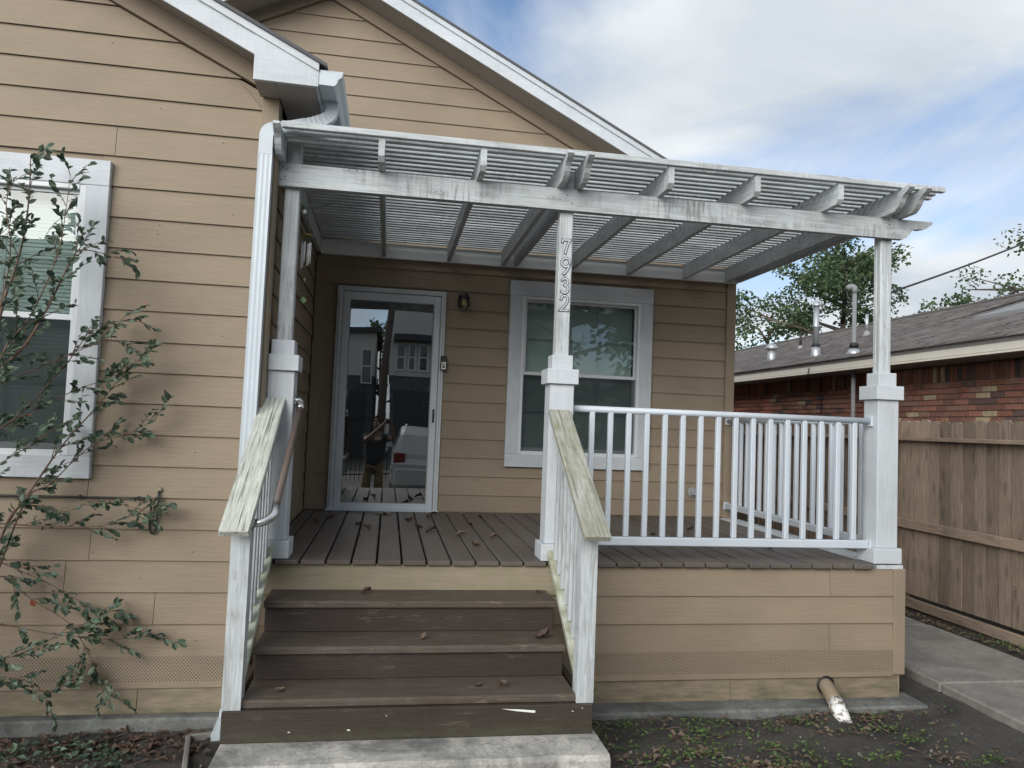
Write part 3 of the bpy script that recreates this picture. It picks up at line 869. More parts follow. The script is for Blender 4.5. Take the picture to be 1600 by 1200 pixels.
# ------------------------------------------------------------------ porch deck
deck = empty('porch_deck', (2.1, -1.25, -0.92), 'raised porch deck of dark brown boards over tan siding', 'deck')
DF = -2.528
x = 0.261 - 2 * 0.1505
while x < 4.0:
    a = max(x + 0.006, 0.014); b = x + 0.1445
    j = random.uniform(-0.006, 0.006)
    if b - a > 0.03: box('deck_board', (a, DF + j, -0.028), (min(b, 4.062), -0.024, random.uniform(-0.0015, 0.0015)), 'deck_paint', deck, 0.004)
    x += 0.1505
box('edge_board', (4.068, DF + 0.03, -0.034), (4.262, -0.02, -0.006), 'weathered_Y', deck)
boxes('joist', [((0.02, -2.46, -0.19), (4.18, -2.42, -0.06)), ((0.02, -1.3, -0.19), (4.18, -1.26, -0.0285)), ((0.02, -0.08, -0.17), (4.18, -0.04, -0.0285))], 'kick_wood', deck)  # joists coloured dark to stand in for shade in the board gaps
PS = -2.487
box('rim_board', (0.012, PS - 0.018, -0.212), (1.866, PS + 0.02, -0.029), 'tan_mossy', deck)
lz = [-0.213, -0.391, -0.569]
lap('siding_board', 1.8675, 3.715, -0.213, -0.029, PS, '-Y', 'siding_X', deck)
lap('siding_board', 3.718, 4.187, -0.213, -0.029, PS, '-Y', 'siding_X', deck)
lap('siding_board', 0.012, 4.187, -0.391, -0.193, PS, '-Y', 'siding_X', deck)
lap('siding_board', 0.012, 3.715, -0.569, -0.371, PS, '-Y', 'siding_X', deck)
lap('siding_board', 3.718, 4.187, -0.569, -0.371, PS, '-Y', 'siding_X', deck)
box('vent_board', (0.012, PS - 0.016, -0.747), (4.187, PS - 0.001, -0.569), 'vent_strip', deck, 0.001)
lap('siding_board', 0.012, 3.02, -0.886, -0.727, PS + 0.006, '-Y', 'siding_X', deck, th=0.014)
lap('siding_board', 3.023, 4.232, -0.886, -0.727, PS + 0.006, '-Y', 'siding_X', deck, th=0.014)
box('corner_board', (4.188, PS - 0.022, -0.735), (4.272, PS + 0.0, -0.029), 'tan_trim', deck)
for i, z0 in enumerate((-0.747, -0.569, -0.391, -0.213)):
    lap('siding_board', PS + 0.001, -0.02, z0, min(z0 + E_ + 0.02, -0.036), 4.252, '+X', 'siding_Y', deck)
box('side_panel', (4.20, PS + 0.002, -0.89), (4.251, -0.02, -0.04), 'tan_trim', deck)
box('curb', (1.90, -2.66, -1.0), (4.345, -2.40, -0.887), 'concrete_slab', deck, 0.014)

# ------------------------------------------------------------------ pergola
pg = empty('pergola', (2.1, -1.3, 0.0), 'weathered white wooden pergola with slatted top over the porch', 'pergola')
PC = -2.4095                                     # centre line of the posts
PXS = (0.090, 1.830, 4.143)
for px in PXS:
    cl = box('column', (px - 0.0785, PC - 0.0785, 0.108), (px + 0.0785, PC + 0.0785, 1.122), 'white_Z', pg)
    box('base_collar', (px - 0.104, PC - 0.104 + (0.012 if px > 4 else 0), 0.003), (px + 0.104, PC + 0.104, 0.107), 'white_X', cl) if px > 0.2 else \
        box('base_collar', (px - 0.077, PC - 0.104, 0.003), (px + 0.104, PC + 0.104, 0.107), 'white_X', cl)
    lft = px - 0.077 if px < 0.2 else px - 0.102
    box('top_collar', (lft, PC - 0.102, 1.123), (px + 0.102, PC + 0.102, 1.219), 'white_X', cl)
    box('cap_collar', (px - 0.068, PC - 0.068, 1.2195), (px + 0.068, PC + 0.068, 1.311), 'white_X', cl)
    b = 0.0445; gw = 0.006
    poly = []
    for sx, sy in ((1, 1), (-1, 1), (-1, -1), (1, -1)):   # square post with chamfered and grooved faces
        pass
    ring = [(-b + 0.012, -b), (-0.012, -b), (-0.009, -b + 0.004), (0.009, -b + 0.004), (0.012, -b), (b - 0.012, -b), (b, -b + 0.012), (b, b - 0.012), (b - 0.012, b),
            (-b + 0.012, b), (-b, b - 0.012), (-b, 0.010), (-b + 0.004, 0.007), (-b + 0.004, -0.007), (-b, -0.010), (-b, -b + 0.012)] if px > 4 else \
           [(-b + 0.006, -b), (b - 0.006, -b), (b, -b + 0.006), (b, b - 0.006), (b - 0.006, b), (-b + 0.006, b), (-b, b - 0.006), (-b, -b + 0.006)]
    prism('post', [(px + q[0], PC + q[1]) for q in ring], 'Z', 1.3115, 2.525, 'weathered_Z', cl)
# beam with a scrolled right end
BF, BB = PC - 0.0445 - 0.0415, PC - 0.0445 - 0.0015
zb0, zb1 = 2.253, 2.393
sc_ = [(4.235, zb0), (4.262, zb0 + 0.012), (4.285, zb0 + 0.036), (4.302, zb0 + 0.062), (4.330, zb0 + 0.078), (4.375, zb0 + 0.080), (4.415, zb0 + 0.090), (4.448, zb0 + 0.110), (4.469, zb1 - 0.008), (4.469, zb1)]
prism('beam', [(0.010, zb0)] + sc_ + [(0.010, zb1)], 'Y', BF, BB, 'beam_wood', pg)
for xx, zz_ in ((0.03, 2.37), (0.055, 2.355), (0.03, 2.29), (0.05, 2.292), (0.045, 2.31), (1.82, 2.35), (1.85, 2.30), (4.13, 2.35), (4.16, 2.29)):
    lathe('nail_head', [(0.0045, 0), (0.004, 0.0015)], (xx, BF - 0.0002, zz_), 'iron', pg, 8, 'Y')
ledger = box('ledger_board', (0.045, -0.0425, 2.384), (4.21, -0.0045, 2.524), 'ledger_brightened', pg)
zr0, zr1 = 2.394, 2.533
plain_end = [(-2.700, zr1), (-2.700, zr0 + 0.030), (-2.672, zr0), (-0.043, zr0), (-0.043, zr1)]
scroll = [(-2.790, zr1 + 0.004), (-2.795, zr1 - 0.012), (-2.770, zr1 - 0.030), (-2.735, zr1 - 0.048), (-2.712, zr1 - 0.068), (-2.695, zr1 - 0.095), (-2.672, zr1 - 0.118), (-2.640, zr0), (-0.043, zr0), (-0.043, zr1), (-2.72, zr1), (-2.74, zr1 + 0.004)]
for px, kind in ((0.0265, 1), (0.625, 0), (1.24, 0), (1.7655, 1), (1.8945, 1), (2.445, 0), (3.035, 0), (3.625, 0), (4.0785, 1), (4.2075, 1)):
    prism('rafter', scroll if kind else plain_end, 'X', px - 0.019, px + 0.019, 'weathered_Y', pg)
y = -2.700; i = 0
while y < -0.05:
    e = random.uniform(-0.03, 0.02)
    box('slat', (0.050 + random.uniform(-0.004, 0.004), y - 0.019, zr1 + 0.001), (4.40 + e, y + 0.019, zr1 + (0.031 if i else 0.038) + random.uniform(-0.002, 0.002)), 'slat_wood' if i else 'weathered_X', pg, 0.003)
    y += 0.0795; i += 1

# ------------------------------------------------------------------ front steps
st = empty('porch_steps', (0.94, -2.95, -0.7165), 'brown painted wooden stairs of three treads up to the porch', 'stairs')
TY = (-2.804, -3.066, -3.329); TZ = (-0.177, -0.353, -0.5265)
for i in range(3):
    V, F = [], []
    n = 40; fy = TY[i]; bk = (PS - 0.022, TY[0] + 0.028, TY[1] + 0.028)[i]
    wear = 0.006 if i == 1 else 0.002
    for q in range(n + 1):
        xx = 0.110 + 1.652 * q / n
        ww = random.uniform(0, wear); w2 = random.uniform(0, wear)
        V += [(xx, bk, TZ[i]), (xx, fy + 0.010 + ww, TZ[i] - 0.0008), (xx, fy + w2 * 0.6, TZ[i] - 0.009 - ww), (xx, fy, TZ[i] - 0.034), (xx, fy + 0.004, TZ[i] - 0.038), (xx, bk, TZ[i] - 0.038)]
    for q in range(n):
        for t in range(5): F.append([q * 6 + t, (q + 1) * 6 + t, (q + 1) * 6 + t + 1, q * 6 + t + 1])
        F.append([q * 6 + 5, (q + 1) * 6 + 5, (q + 1) * 6, q * 6])
    F += [[0, 1, 2, 3, 4, 5], [n * 6 + t for t in (5, 4, 3, 2, 1, 0)]]
    mk('tread', V, F, 'step_paint_lit', st)
box('riser', (0.115, TY[0] + 0.024, TZ[1] + 0.001), (1.757, TY[0] + 0.046, TZ[0] - 0.039), 'step_paint_shaded', st)
box('riser', (0.115, TY[1] + 0.022, TZ[2] + 0.001), (1.757, TY[1] + 0.044, TZ[1] - 0.039), 'step_paint_shaded', st)
box('bottom_riser', (0.025, -3.361, -0.7155), (1.849, -3.322, -0.566), 'step_paint_shaded', st, 0.004)
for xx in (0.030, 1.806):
    box('side_board', (xx, -3.3215, -0.86), (xx + 0.038, -2.66, -0.567), 'step_paint_shaded', st)
for xx in (0.130, 1.706):
    prism('stringer', [(-2.51, -0.216), (-2.77, -0.216), (-2.77, -0.392), (-3.03, -0.392), (-3.03, -0.566), (-3.31, -0.566), (-3.31, -0.70), (-2.51, -0.70)], 'X', xx, xx + 0.036, 'tan_trim_x', st)
# flaked paint on the bottom riser
mk('paint_flake', [(1.37, -3.3625, -0.579), (1.47, -3.3635, -0.584), (1.545, -3.364, -0.590), (1.545, -3.3635, -0.602), (1.53, -3.3635, -0.601), (1.45, -3.3632, -0.592)], [[5, 4, 3, 2, 1, 0]], 'paint_chip', st)
for xx, zz_, s in ((0.62, -0.665, 0.008), (1.74, -0.60, 0.005), (0.80, -0.60, 0.0035), (1.79, -0.585, 0.004), (0.34, -0.668, 0.006)):
    mk('paint_flake', [(xx - s, -3.3623, zz_), (xx + s * 1.2, -3.3625, zz_ - s * 0.3), (xx + s * 0.7, -3.3624, zz_ + s * 0.6), (xx - s * 0.5, -3.3623, zz_ + s * 0.5)], [[0, 1, 2, 3]], 'paint_chip', st)


# ------------------------------------------------------------------ stair railings
def stair_rail(x0, label, capmat, lowmat, xcap):
    x1 = x0 + 0.089; xc = (x0 + x1) / 2
    r = empty('stair_railing', (xc, -2.9, -0.56), label, 'railing', 'sloping railings either side of the stairs')
    S = 0.672
    zc = lambda yy: 0.967 + S * (yy + 2.49)           # top of the cap board
    yn = -3.345
    prism('newel_post', [(yn, -0.5655), (yn + 0.089, -0.5655), (yn + 0.089, zc(yn + 0.089) - 0.048), (yn, zc(yn) - 0.048)], 'X', x0, x1, 'weathered_Z', r)
    bar('cap_rail', (xcap, -2.4895, zc(-2.4895) - 0.0228), (xcap, -3.465, zc(-3.465) - 0.0228), 0.140, 0.037, capmat, r, b=0.005)
    bar('top_rail', (xc - 0.012, -2.4895, zc(-2.4895) - 0.103), (xc - 0.012, -3.30, zc(-3.30) - 0.103), 0.036, 0.088, 'white_Y', r)
    bar('bottom_rail', (xc + (0.006 if x0 < 1 else -0.006), -2.515, 0.062), (xc + (0.006 if x0 < 1 else -0.006), -3.262, 0.062 - S * 0.747), 0.075, 0.036, lowmat, r)
    yy = -2.60
    while yy > -3.24:
        box('baluster', (xc - 0.017, yy - 0.018, 0.062 + S * (yy + 2.515) + 0.02), (xc + 0.017, yy + 0.018, zc(yy) - 0.135), 'weathered_Z', r)
        yy -= 0.098
    return r


stair_rail(0.020, 'weathered white stair railing with pale green-streaked cap, left of the steps', 'cap_wood', 'rail_mossy', 0.055)
stair_rail(1.763, 'weathered white stair railing with moss-darkened cap, right of the steps', 'cap_mossy', 'rail_mossy', 1.815)

gr = empty('grab_rail', (0.2, -2.8, 0.35), 'brown grab bar with bright metal elbows on the left stair railing', 'handrail')
A, B = Vector((0.205, -2.40, 0.918)), Vector((0.205, -3.25, 0.390))
d = (B - A).normalized()
tube('grip', [A + d * 0.03, B - d * 0.02], 0.0195, 'grip', gr, 14)
tube('elbow', arc_pts([(0.1690, -2.415, 0.945), (0.195, -2.40, 0.950), A - d * 0.012, A + d * 0.045], 0.05), 0.0205, 'steel', gr, 12)
tube('elbow', arc_pts([(0.1095, -3.318, 0.318), (0.165, -3.312, 0.325), (0.205, -3.285, 0.355), B - d * 0.035], 0.06), 0.0205, 'steel', gr, 12)
lathe('flange', [(0.036, 0), (0.034, 0.006), (0.021, 0.010)], (0.1688, -2.415, 0.945), 'steel', gr, 14, 'X')
lathe('flange', [(0.036, 0), (0.034, 0.006), (0.021, 0.010)], (0.1093, -3.318, 0.318), 'steel', gr, 14, 'X')

# ------------------------------------------------------------------ balustrades
bf = empty('balustrade', (3.0, PC, 0.09), 'white metal balustrade along the front of the porch', 'railing', 'white porch balustrades')
tube('top_rail', [(1.925, PC, 0.973), (4.047, PC, 0.973)], 0.0215, 'alu_white', bf, 12)
box('bottom_rail', (1.925, PC - 0.02, 0.092), (4.048, PC + 0.02, 0.148), 'alu_white', bf, 0.006)
for i in range(16):
    xx = 2.056 + 0.1255 * i
    box('baluster', (xx - 0.017, PC - 0.017, 0.1485), (xx + 0.017, PC + 0.017, 0.956), 'alu_white', bf, 0.005)
for xx in (1.9095, 4.0485):
    box('bracket', (xx, PC - 0.032, 0.935), (xx + 0.015, PC + 0.032, 1.011), 'alu_white', bf, 0.004)
    box('bracket', (xx, PC - 0.03, 0.08), (xx + 0.015, PC + 0.03, 0.156), 'alu_white', bf, 0.004)
bs = empty('balustrade', (4.14, -1.2, 0.09), 'white metal balustrade along the right side of the porch', 'railing', 'white porch balustrades')
XS = 4.143
tube('top_rail', [(XS, -2.317, 0.973), (XS, -0.03, 0.973)], 0.0215, 'alu_white', bs, 12)
box('bottom_rail', (XS - 0.02, -2.317, 0.092), (XS + 0.02, -0.03, 0.148), 'alu_white', bs, 0.006)
for i in range(17):
    yy = -2.20 + 0.1255 * i
    box('baluster', (XS - 0.017, yy - 0.017, 0.1485), (XS + 0.017, yy + 0.017, 0.956), 'alu_white', bs, 0.005)
for a, b in ((-2.330, -2.315), (-0.031, -0.0165)):
    box('bracket', (XS - 0.032, a, 0.935), (XS + 0.032, b, 1.011), 'alu_white', bs, 0.004)
    box('bracket', (XS - 0.03, a, 0.08), (XS + 0.03, b, 0.156), 'alu_white', bs, 0.004)

# ------------------------------------------------------------------ downspout
ds = empty('downspout', (-0.04, -2.64, -0.9), 'white ribbed downspout running down the wing corner', 'downspout')


def rect_sweep(name, pts, wd, dp, mat, parent, side, ribs=0):
    """rectangular pipe swept along pts; side = fixed sideways vector"""
    pts = [Vector(p) for p in pts]; V, F = [], []; s = Vector(side).normalized()
    prof = []
    nn = 6
    for a in range(nn + 1): prof.append((-wd / 2 + wd * a / nn, -dp / 2 + (0.0018 if a % 2 else 0) * (1 if 0 < a < nn else 0)))
    for a in range(3): prof.append((wd / 2, -dp / 2 + dp * (a + 1) / 4))
    for a in range(nn + 1): prof.append((wd / 2 - wd * a / nn, dp / 2))
    for a in range(3): prof.append((-wd / 2, dp / 2 - dp * (a + 1) / 4))
    m = len(prof)
    for i, p in enumerate(pts):
        d_ = (pts[min(i + 1, len(pts) - 1)] - pts[max(i - 1, 0)]).normalized()
        t = d_.cross(s).normalized(); sc2 = 1.0 - (0.06 if ribs and i % 2 else 0)
        for q in prof: V.append(p + s * q[0] * sc2 - t * q[1] * sc2)
    for i in range(len(pts) - 1):
        for k_ in range(m): F.append([i * m + k_, i * m + (k_ + 1) % m, (i + 1) * m + (k_ + 1) % m, (i + 1) * m + k_])
    F.append(list(range(m))); F.append([(len(pts) - 1) * m + q for q in range(m)][::-1])
    return mk(name, V, F, mat, parent)


up = arc_pts([(0.318, -2.60, 2.752), (0.318, -2.60, 2.665), (0.22, -2.606, 2.608), (0.10, -2.62, 2.572)], 0.09, 7)
rect_sweep('upper_elbow', up, 0.056, 0.072, 'gutter', ds, (0, 1, 0.05), 1)
rect_sweep('offset_pipe', [(0.105, -2.618, 2.574), (0.02, -2.637, 2.548)], 0.052, 0.068, 'gutter', ds, (0, 1, 0.05))
lo = arc_pts([(0.025, -2.637, 2.549), (-0.045, -2.642, 2.52), (-0.045, -2.642, 2.38)], 0.09, 7)
rect_sweep('lower_elbow', lo, 0.058, 0.078, 'gutter', ds, (0, 1, 0))
rect_sweep('pipe', [(-0.045, -2.642, 2.40), (-0.050, -2.642, 1.0), (-0.062, -2.642, -0.70)], 0.080, 0.058, 'gutter', ds, (1, 0, 0))
fl = [(-0.064, -2.645, -0.66 - 0.012 * i) for i in range(14)]
rect_sweep('flexible_joint', fl, 0.082, 0.06, 'gutter', ds, (1, 0, 0), 1)
bt = arc_pts([(-0.064, -2.645, -0.81), (-0.066, -2.66, -0.87), (-0.068, -2.86, -0.905)], 0.07, 6)
rect_sweep('outlet_elbow', bt, 0.095, 0.075, 'gutter', ds, (1, 0, 0))
for zz_ in (0.1,):
    box('strap', (-0.098, -2.6735, zz_), (0.004, -2.6715, zz_ + 0.02), 'gutter', ds, 0.0005)

sp = empty('splash_block', (-0.15, -3.0, -0.92), 'narrow weathered edging of the splash tray beside the steps', 'splash block')
for a, b in (((-0.235, -2.83), (-0.10, -2.80)), ((-0.235, -2.83), (-0.150, -3.25))):
    bar('rim', (a[0], a[1], -0.90), (b[0], b[1], -0.90), 0.028, 0.05, 'concrete_walk', sp, b=0.006)

# ------------------------------------------------------------------ small fittings
lm = empty('wall_lamp', (1.40, -0.005, 1.95), 'black jar wall lamp with yellow bulb beside the door', 'lamp')
box('back_plate', (1.355, -0.018, 1.965), (1.447, -0.0045, 2.085), 'lamp_black', lm, 0.006)
V, F = [], []
for j, (zz_, rr) in enumerate(((2.042, 0.052), (2.055, 0.054), (2.072, 0.049), (2.086, 0.036), (2.094, 0.012))):
    for i in range(17):
        a = math.pi * i / 16 - (math.pi if True else 0)
        hood_c = 1.0
        V.append((1.401 + rr * math.cos(a), -0.060 + (rr * math.sin(a) * hood_c), zz_))
for j in range(4):
    for i in range(16): F.append([j * 17 + i, j * 17 + i + 1, (j + 1) * 17 + i + 1, (j + 1) * 17 + i])
mk('hood', V, F, 'lamp_black', lm, True)
for sx in (-1, 1): box('side_arm', (1.401 + sx * 0.047 - 0.005, -0.072, 1.968), (1.401 + sx * 0.047 + 0.005, -0.0185, 2.06), 'lamp_black', lm)
lathe('jar', [(0.012, -0.012), (0.034, -0.004), (0.040, 0.02), (0.040, 0.075), (0.030, 0.095)], (1.402, -0.062, 1.948), 'lamp_glass', lm, 18)
plain('bulb_yellow', (0.62, 0.50, 0.10), 0.3, var=0.02)
lathe('bulb', [(0.004, 0), (0.020, 0.008), (0.026, 0.026), (0.020, 0.044), (0.012, 0.058), (0.012, 0.075)], (1.402, -0.062, 1.966), 'bulb_yellow', lm, 14)

db = empty('doorbell', (1.232, -0.06, 1.34), 'black doorbell camera with white button panel on the door frame', 'doorbell')
box('body', (1.2025, -0.084, 1.342), (1.262, -0.0525, 1.478), 'black_plastic', db, 0.006)
box('face_plate', (1.211, -0.0865, 1.350), (1.2535, -0.0838, 1.420), 'paint_chip', db, 0.002)
lathe('button', [(0.014, 0), (0.013, 0.003), (0.004, 0.0035)], (1.232, -0.0868, 1.400), 'black_plastic', db, 16, 'Y')
lathe('button_face', [(0.0095, 0), (0.009, 0.0012)], (1.232, -0.0905, 1.400), 'paint_chip', db, 16, 'Y')
prism('emblem', [(1.220, 1.365), (1.244, 1.365), (1.246, 1.374), (1.238, 1.381), (1.226, 1.381), (1.218, 1.374)], 'Y', -0.0878, -0.0866, 'black_plastic', db)

wo = empty('wall_outlet', (3.78, -0.01, 0.24), 'grey weatherproof outlet cover low on the porch wall', 'outlet')
lathe('plate', [(0.055, 0), (0.053, 0.010), (0.040, 0.016)], (3.785, -0.0045, 0.245), 'mid_grey', wo, 20, 'Y')
box('cover_flap', (3.765, -0.046, 0.218), (3.812, -0.021, 0.272), 'galvanised', wo, 0.006)

# house number: four hollow numerals
hn = empty('house_number', (1.83, -2.456, 1.59), 'dark outlined metal numerals 7932 down the middle post', 'house number')


def cubic(pts, seg=5):
    o = []
    P = [Vector((a, b, 0)) for a, b in pts]
    for i in range(len(P) - 1):
        p0 = P[max(i - 1, 0)]; p1 = P[i]; p2 = P[i + 1]; p3 = P[min(i + 2, len(P) - 1)]
        for k_ in range(seg):
            t = k_ / seg
            o.append(0.5 * ((2 * p1) + (p2 - p0) * t + (2 * p0 - 5 * p1 + 4 * p2 - p3) * t * t + (3 * p1 - p0 - 3 * p2 + p3) * t ** 3))
    o.append(P[-1]); return [(v.x, v.y) for v in o]


DIG = {'7': [(-0.36, 0.80), (-0.34, 0.93), (0.30, 0.95), (0.06, 0.5), (-0.08, 0.04)],
       '9': cubic([(0.26, 0.62), (0.02, 0.46), (-0.28, 0.58), (-0.26, 0.84), (0.02, 0.96), (0.27, 0.84), (0.27, 0.58), (0.10, 0.25), (-0.14, 0.03)]),
       '3': cubic([(-0.26, 0.84), (-0.02, 0.96), (0.22, 0.84), (0.18, 0.62), (-0.04, 0.53), (0.22, 0.42), (0.24, 0.16), (0.02, 0.02), (-0.28, 0.10)]),
       '2': cubic([(-0.28, 0.74), (-0.16, 0.93), (0.10, 0.95), (0.26, 0.76), (0.14, 0.48), (-0.10, 0.22), (-0.32, 0.05)]) + [(0.30, 0.05)]}


def ribbon(name, pts, hw, y0, y1, mat, parent):
    P = [Vector((a, b)) for a, b in pts]; Lf, Rt = [], []
    for i, p in enumerate(P):
        d0 = (P[i] - P[i - 1]).normalized() if i else (P[1] - P[0]).normalized()
        d1 = (P[i + 1] - P[i]).normalized() if i < len(P) - 1 else d0
        n0 = Vector((-d0.y, d0.x)); n1 = Vector((-d1.y, d1.x)); m_ = (n0 + n1)
        m_ = m_.normalized() / max(0.45, m_.normalized().dot(n0))
        e_ = d0 * -hw if i == 0 else (d1 * hw if i == len(P) - 1 else Vector((0, 0)))
        Lf.append(p + m_ * hw + e_); Rt.append(p - m_ * hw + e_)
    V, F = [], []
    for a, b in zip(Lf, Rt):
        V += [(a.x, y0, a.y), (b.x, y0, b.y), (b.x, y1, b.y), (a.x, y1, a.y)]
    for i in range(len(Lf) - 1):
        q = i * 4
        for t in range(4): F.append([q + t, q + (t + 1) % 4, q + 4 + (t + 1) % 4, q + 4 + t])
    F += [[3, 2, 1, 0], [len(V) - 4, len(V) - 3, len(V) - 2, len(V) - 1]]
    return mk(name, V, F, mat, parent)


yf = PC - 0.0445
for ch, za, zb_ in (('7', 2.072, 1.976), ('9', 1.951, 1.838), ('3', 1.817, 1.716), ('2', 1.704, 1.598)):
    hgt = za - zb_; pts = [(1.832 + a * hgt * 0.78, zb_ + b * hgt) for a, b in DIG[ch]]
    o = ribbon('numeral', pts, 0.0084, yf - 0.004, yf - 0.0004, 'number_metal', hn)
    ribbon('numeral_face', pts, 0.0043, yf - 0.0052, yf - 0.0041, 'white_Z', o)

# wind chime and string light under the pergola
wc = empty('wind_chime', (0.160, -2.2, 2.5), 'wind chime with white tubes hanging by the left post', 'wind chime')
cx_, cy_ = 0.162, -2.2
tube('string', [(cx_, cy_, 2.535), (cx_, cy_, 2.035)], 0.0012, 'wire_green', wc, 5)
lathe('top_disc', [(0.030, 0), (0.040, 0.004), (0.040, 0.010), (0.012, 0.014)], (cx_, cy_, 2.020), 'brass', wc, 18)
for i in range(6):
    a = i * math.pi / 3 + 0.3; L_ = 0.135 + 0.014 * ((i * 5) % 4); tx, ty = cx_ + 0.028 * math.cos(a), cy_ + 0.028 * math.sin(a)
    t_ = tube('chime_tube', [(tx, ty, 1.982 - 0.004 * (i % 3)), (tx, ty, 1.982 - L_)], 0.0042, 'chime', wc, 8)
    tube('thread', [(tx, ty, 2.022), (tx, ty, 1.980)], 0.0008, 'wire_green', t_, 4)
tube('string', [(cx_, cy_, 2.02), (cx_ - 0.002, cy_, 1.625)], 0.0008, 'wire_green', wc, 4)
lathe('clapper', [(0.006, -0.012), (0.008, 0), (0.005, 0.012)], (cx_ - 0.001, cy_, 1.735), 'green_tag', wc, 10)
prism('wind_sail', [(cx_ - 0.022, 1.602), (cx_, 1.580), (cx_ + 0.020, 1.600), (cx_ + 0.002, 1.626)], 'Y', cy_ - 0.0015, cy_ + 0.0015, 'green_tag', wc)
sl = empty('string_light', (0.150, -2.33, 2.15), 'single clear bulb on a green wire strung from the left post', 'string light')
pts = [(0.136, -2.38, 2.19), (0.145, -2.35, 2.183), (0.152, -2.32, 2.178), (0.19, -2.22, 2.20), (0.26, -2.05, 2.27), (0.34, -1.85, 2.39)]
tube('wire', pts, 0.0022, 'wire_green', sl, 6)
lathe('socket', [(0.009, 0), (0.012, 0.004), (0.012, 0.020), (0.005, 0.024)], (0.152, -2.32, 2.160), 'wire_green', sl, 12)
lathe('bulb', [(0.003, -0.028), (0.011, -0.020), (0.015, -0.010), (0.010, 0.001)], (0.152, -2.32, 2.160), 'chime', sl, 12)

# black cable along the wing wall
ca = empty('wall_cable', (-0.8, -2.6, 0.35), 'black cable along the wing wall ending in a hooked loop', 'cable')
yc = YW - 0.026
tube('cable', [(-4.5, yc, 0.345), (-1.6, yc, 0.346), (-0.9, yc, 0.351), (-0.62, yc, 0.352)] + arc_pts([(-0.60, yc, 0.352), (-0.566, yc, 0.345), (-0.567, yc, 0.18), (-0.550, yc, 0.145), (-0.532, yc, 0.18), (-0.528, yc, 0.395)], 0.045, 5), 0.0058, 'cable_black', ca, 8)
lathe('cable_entry', [(0.016, 0), (0.014, 0.006), (0.006, 0.010)], (-0.527, YW - 0.018, 0.400), 'tan_trim', ca, 12, 'Y')
for xx in (-1.25, -0.95, -0.64): box('clip', (xx, yc - 0.009, 0.340), (xx + 0.012, yc + 0.012, 0.362), 'cable_black', ca)

# drain pipe poking out of the porch skirt
dp = empty('drain_pipe', (3.66, -2.65, -0.92), 'tan painted drain pipe with a chipped white end poking from the skirt', 'pipe')
tube('pipe', [(3.695, -2.46, -0.792), (3.690, -2.52, -0.800), (3.672, -2.62, -0.840), (3.664, -2.665, -0.860)], 0.047, 'tan_trim', dp, 18)
lathe('collar_ring', [(0.062, 0), (0.062, 0.006), (0.050, 0.007)], (3.694, -2.497, -0.796), 'iron', dp, 18, 'Y')


def mat_chip():
    m, nt = newmat('chipped_white')
    pos = nd(nt, 'ShaderNodeNewGeometry').outputs['Position']
    n = noise(nt, pos, 38.0, 4.0, 0.6).outputs[0]
    c = mixc(nt, mr(nt, n, 0.52, 0.58), (0.74, 0.74, 0.72, 1), (0.20, 0.16, 0.12, 1))
    finish(nt, c, 0.6)


mat_chip()
tube('spout', [(3.667, -2.650, -0.853), (3.655, -2.715, -0.885), (3.643, -2.80, -0.935)], [0.051, 0.050, 0.044], 'chipped_white', dp, 18)

# ------------------------------------------------------------------ wooden fence on the right
XF = 5.87
fe = empty('wooden_fence', (XF, 0, -0.85), 'grey-brown dog-eared board fence along the walkway', 'fence')
y = -6.0
while y < 9.3:
    wd = 0.132 + random.uniform(-0.006, 0.006); t = random.uniform(-0.012, 0.012); e = random.uniform(0, 0.012)
    p_ = [(y, -0.655), (y + wd, -0.655), (y + wd, 1.022 + t), (y + wd - 0.026, 1.046 + t), (y + 0.026, 1.046 + t), (y, 1.022 + t)]
    prism('fence_board', p_, 'X', XF + 0.002 + e, XF + 0.018 + e, 'fence_wood', fe)
    y += wd + random.uniform(0.004, 0.010)
box('backing_strip', (XF + 0.031, -6.0, -0.655), (XF + 0.040, 9.3, 0.99), 'kick_wood', fe) if False else None
y = -5.1
while y < 9.3:
    y1 = y + 2.37
    for z0, z1, dx in ((0.848, 0.884, 0.075), (-0.015, 0.074, 0.038), (-0.774, -0.685, 0.038)):
        box('rail', (XF - dx, y + 0.001, z0), (XF + 0.001, y1 - 0.001, z1), 'fence_rail', fe, 0.004)
    box('kickboard', (XF - 0.012, y + 0.002, -0.93), (XF + 0.006, y1 - 0.002, -0.776), 'kick_wood', fe)
    box('post', (XF + 0.026, y - 0.045, -0.95), (XF + 0.115, y + 0.044, 0.98), 'fence_wood', fe)
    y = y1
box('end_post', (XF - 0.09, -0.37, -0.93), (XF - 0.001, -0.285, 1.062), 'fence_wood', fe) if False else None
box('front_post', (XF - 0.095, -0.335, -0.93), (XF - 0.0765, -0.235, 1.055), 'fence_wood', fe)

# ------------------------------------------------------------------ brick house beyond the fence
XN = 7.40
nb = empty('brick_house', (XN + 3.5, 3.0, -0.85), 'low red brick house with brown shingle roof beyond the fence', 'house')
box('wall', (XN + 0.010, -14, -0.9), (XN + 0.2, 15.5, 1.776), 'mortar', nb)
CH = 0.0702; BL = 0.2095
bm_cache = {}


def brick_mesh(kind, L_, H_):
    if (kind, L_, H_) not in bm_cache:
        V, F = cbox((-0.014, -L_ / 2, -H_ / 2), (0.012, L_ / 2, H_ / 2), 0.004)
        me = bpy.data.meshes.new('brick'); me.from_pydata(V, [], F); me.materials.append(MATS['brick']); bm_cache[(kind, L_, H_)] = me
    return bm_cache[(kind, L_, H_)]


def brick(yc, zc, L_, H_, name='brick'):
    o = bpy.data.objects.new(name, brick_mesh('b', L_, H_))
    return place(o, (XN + random.uniform(-0.002, 0.002), yc, zc), nb)


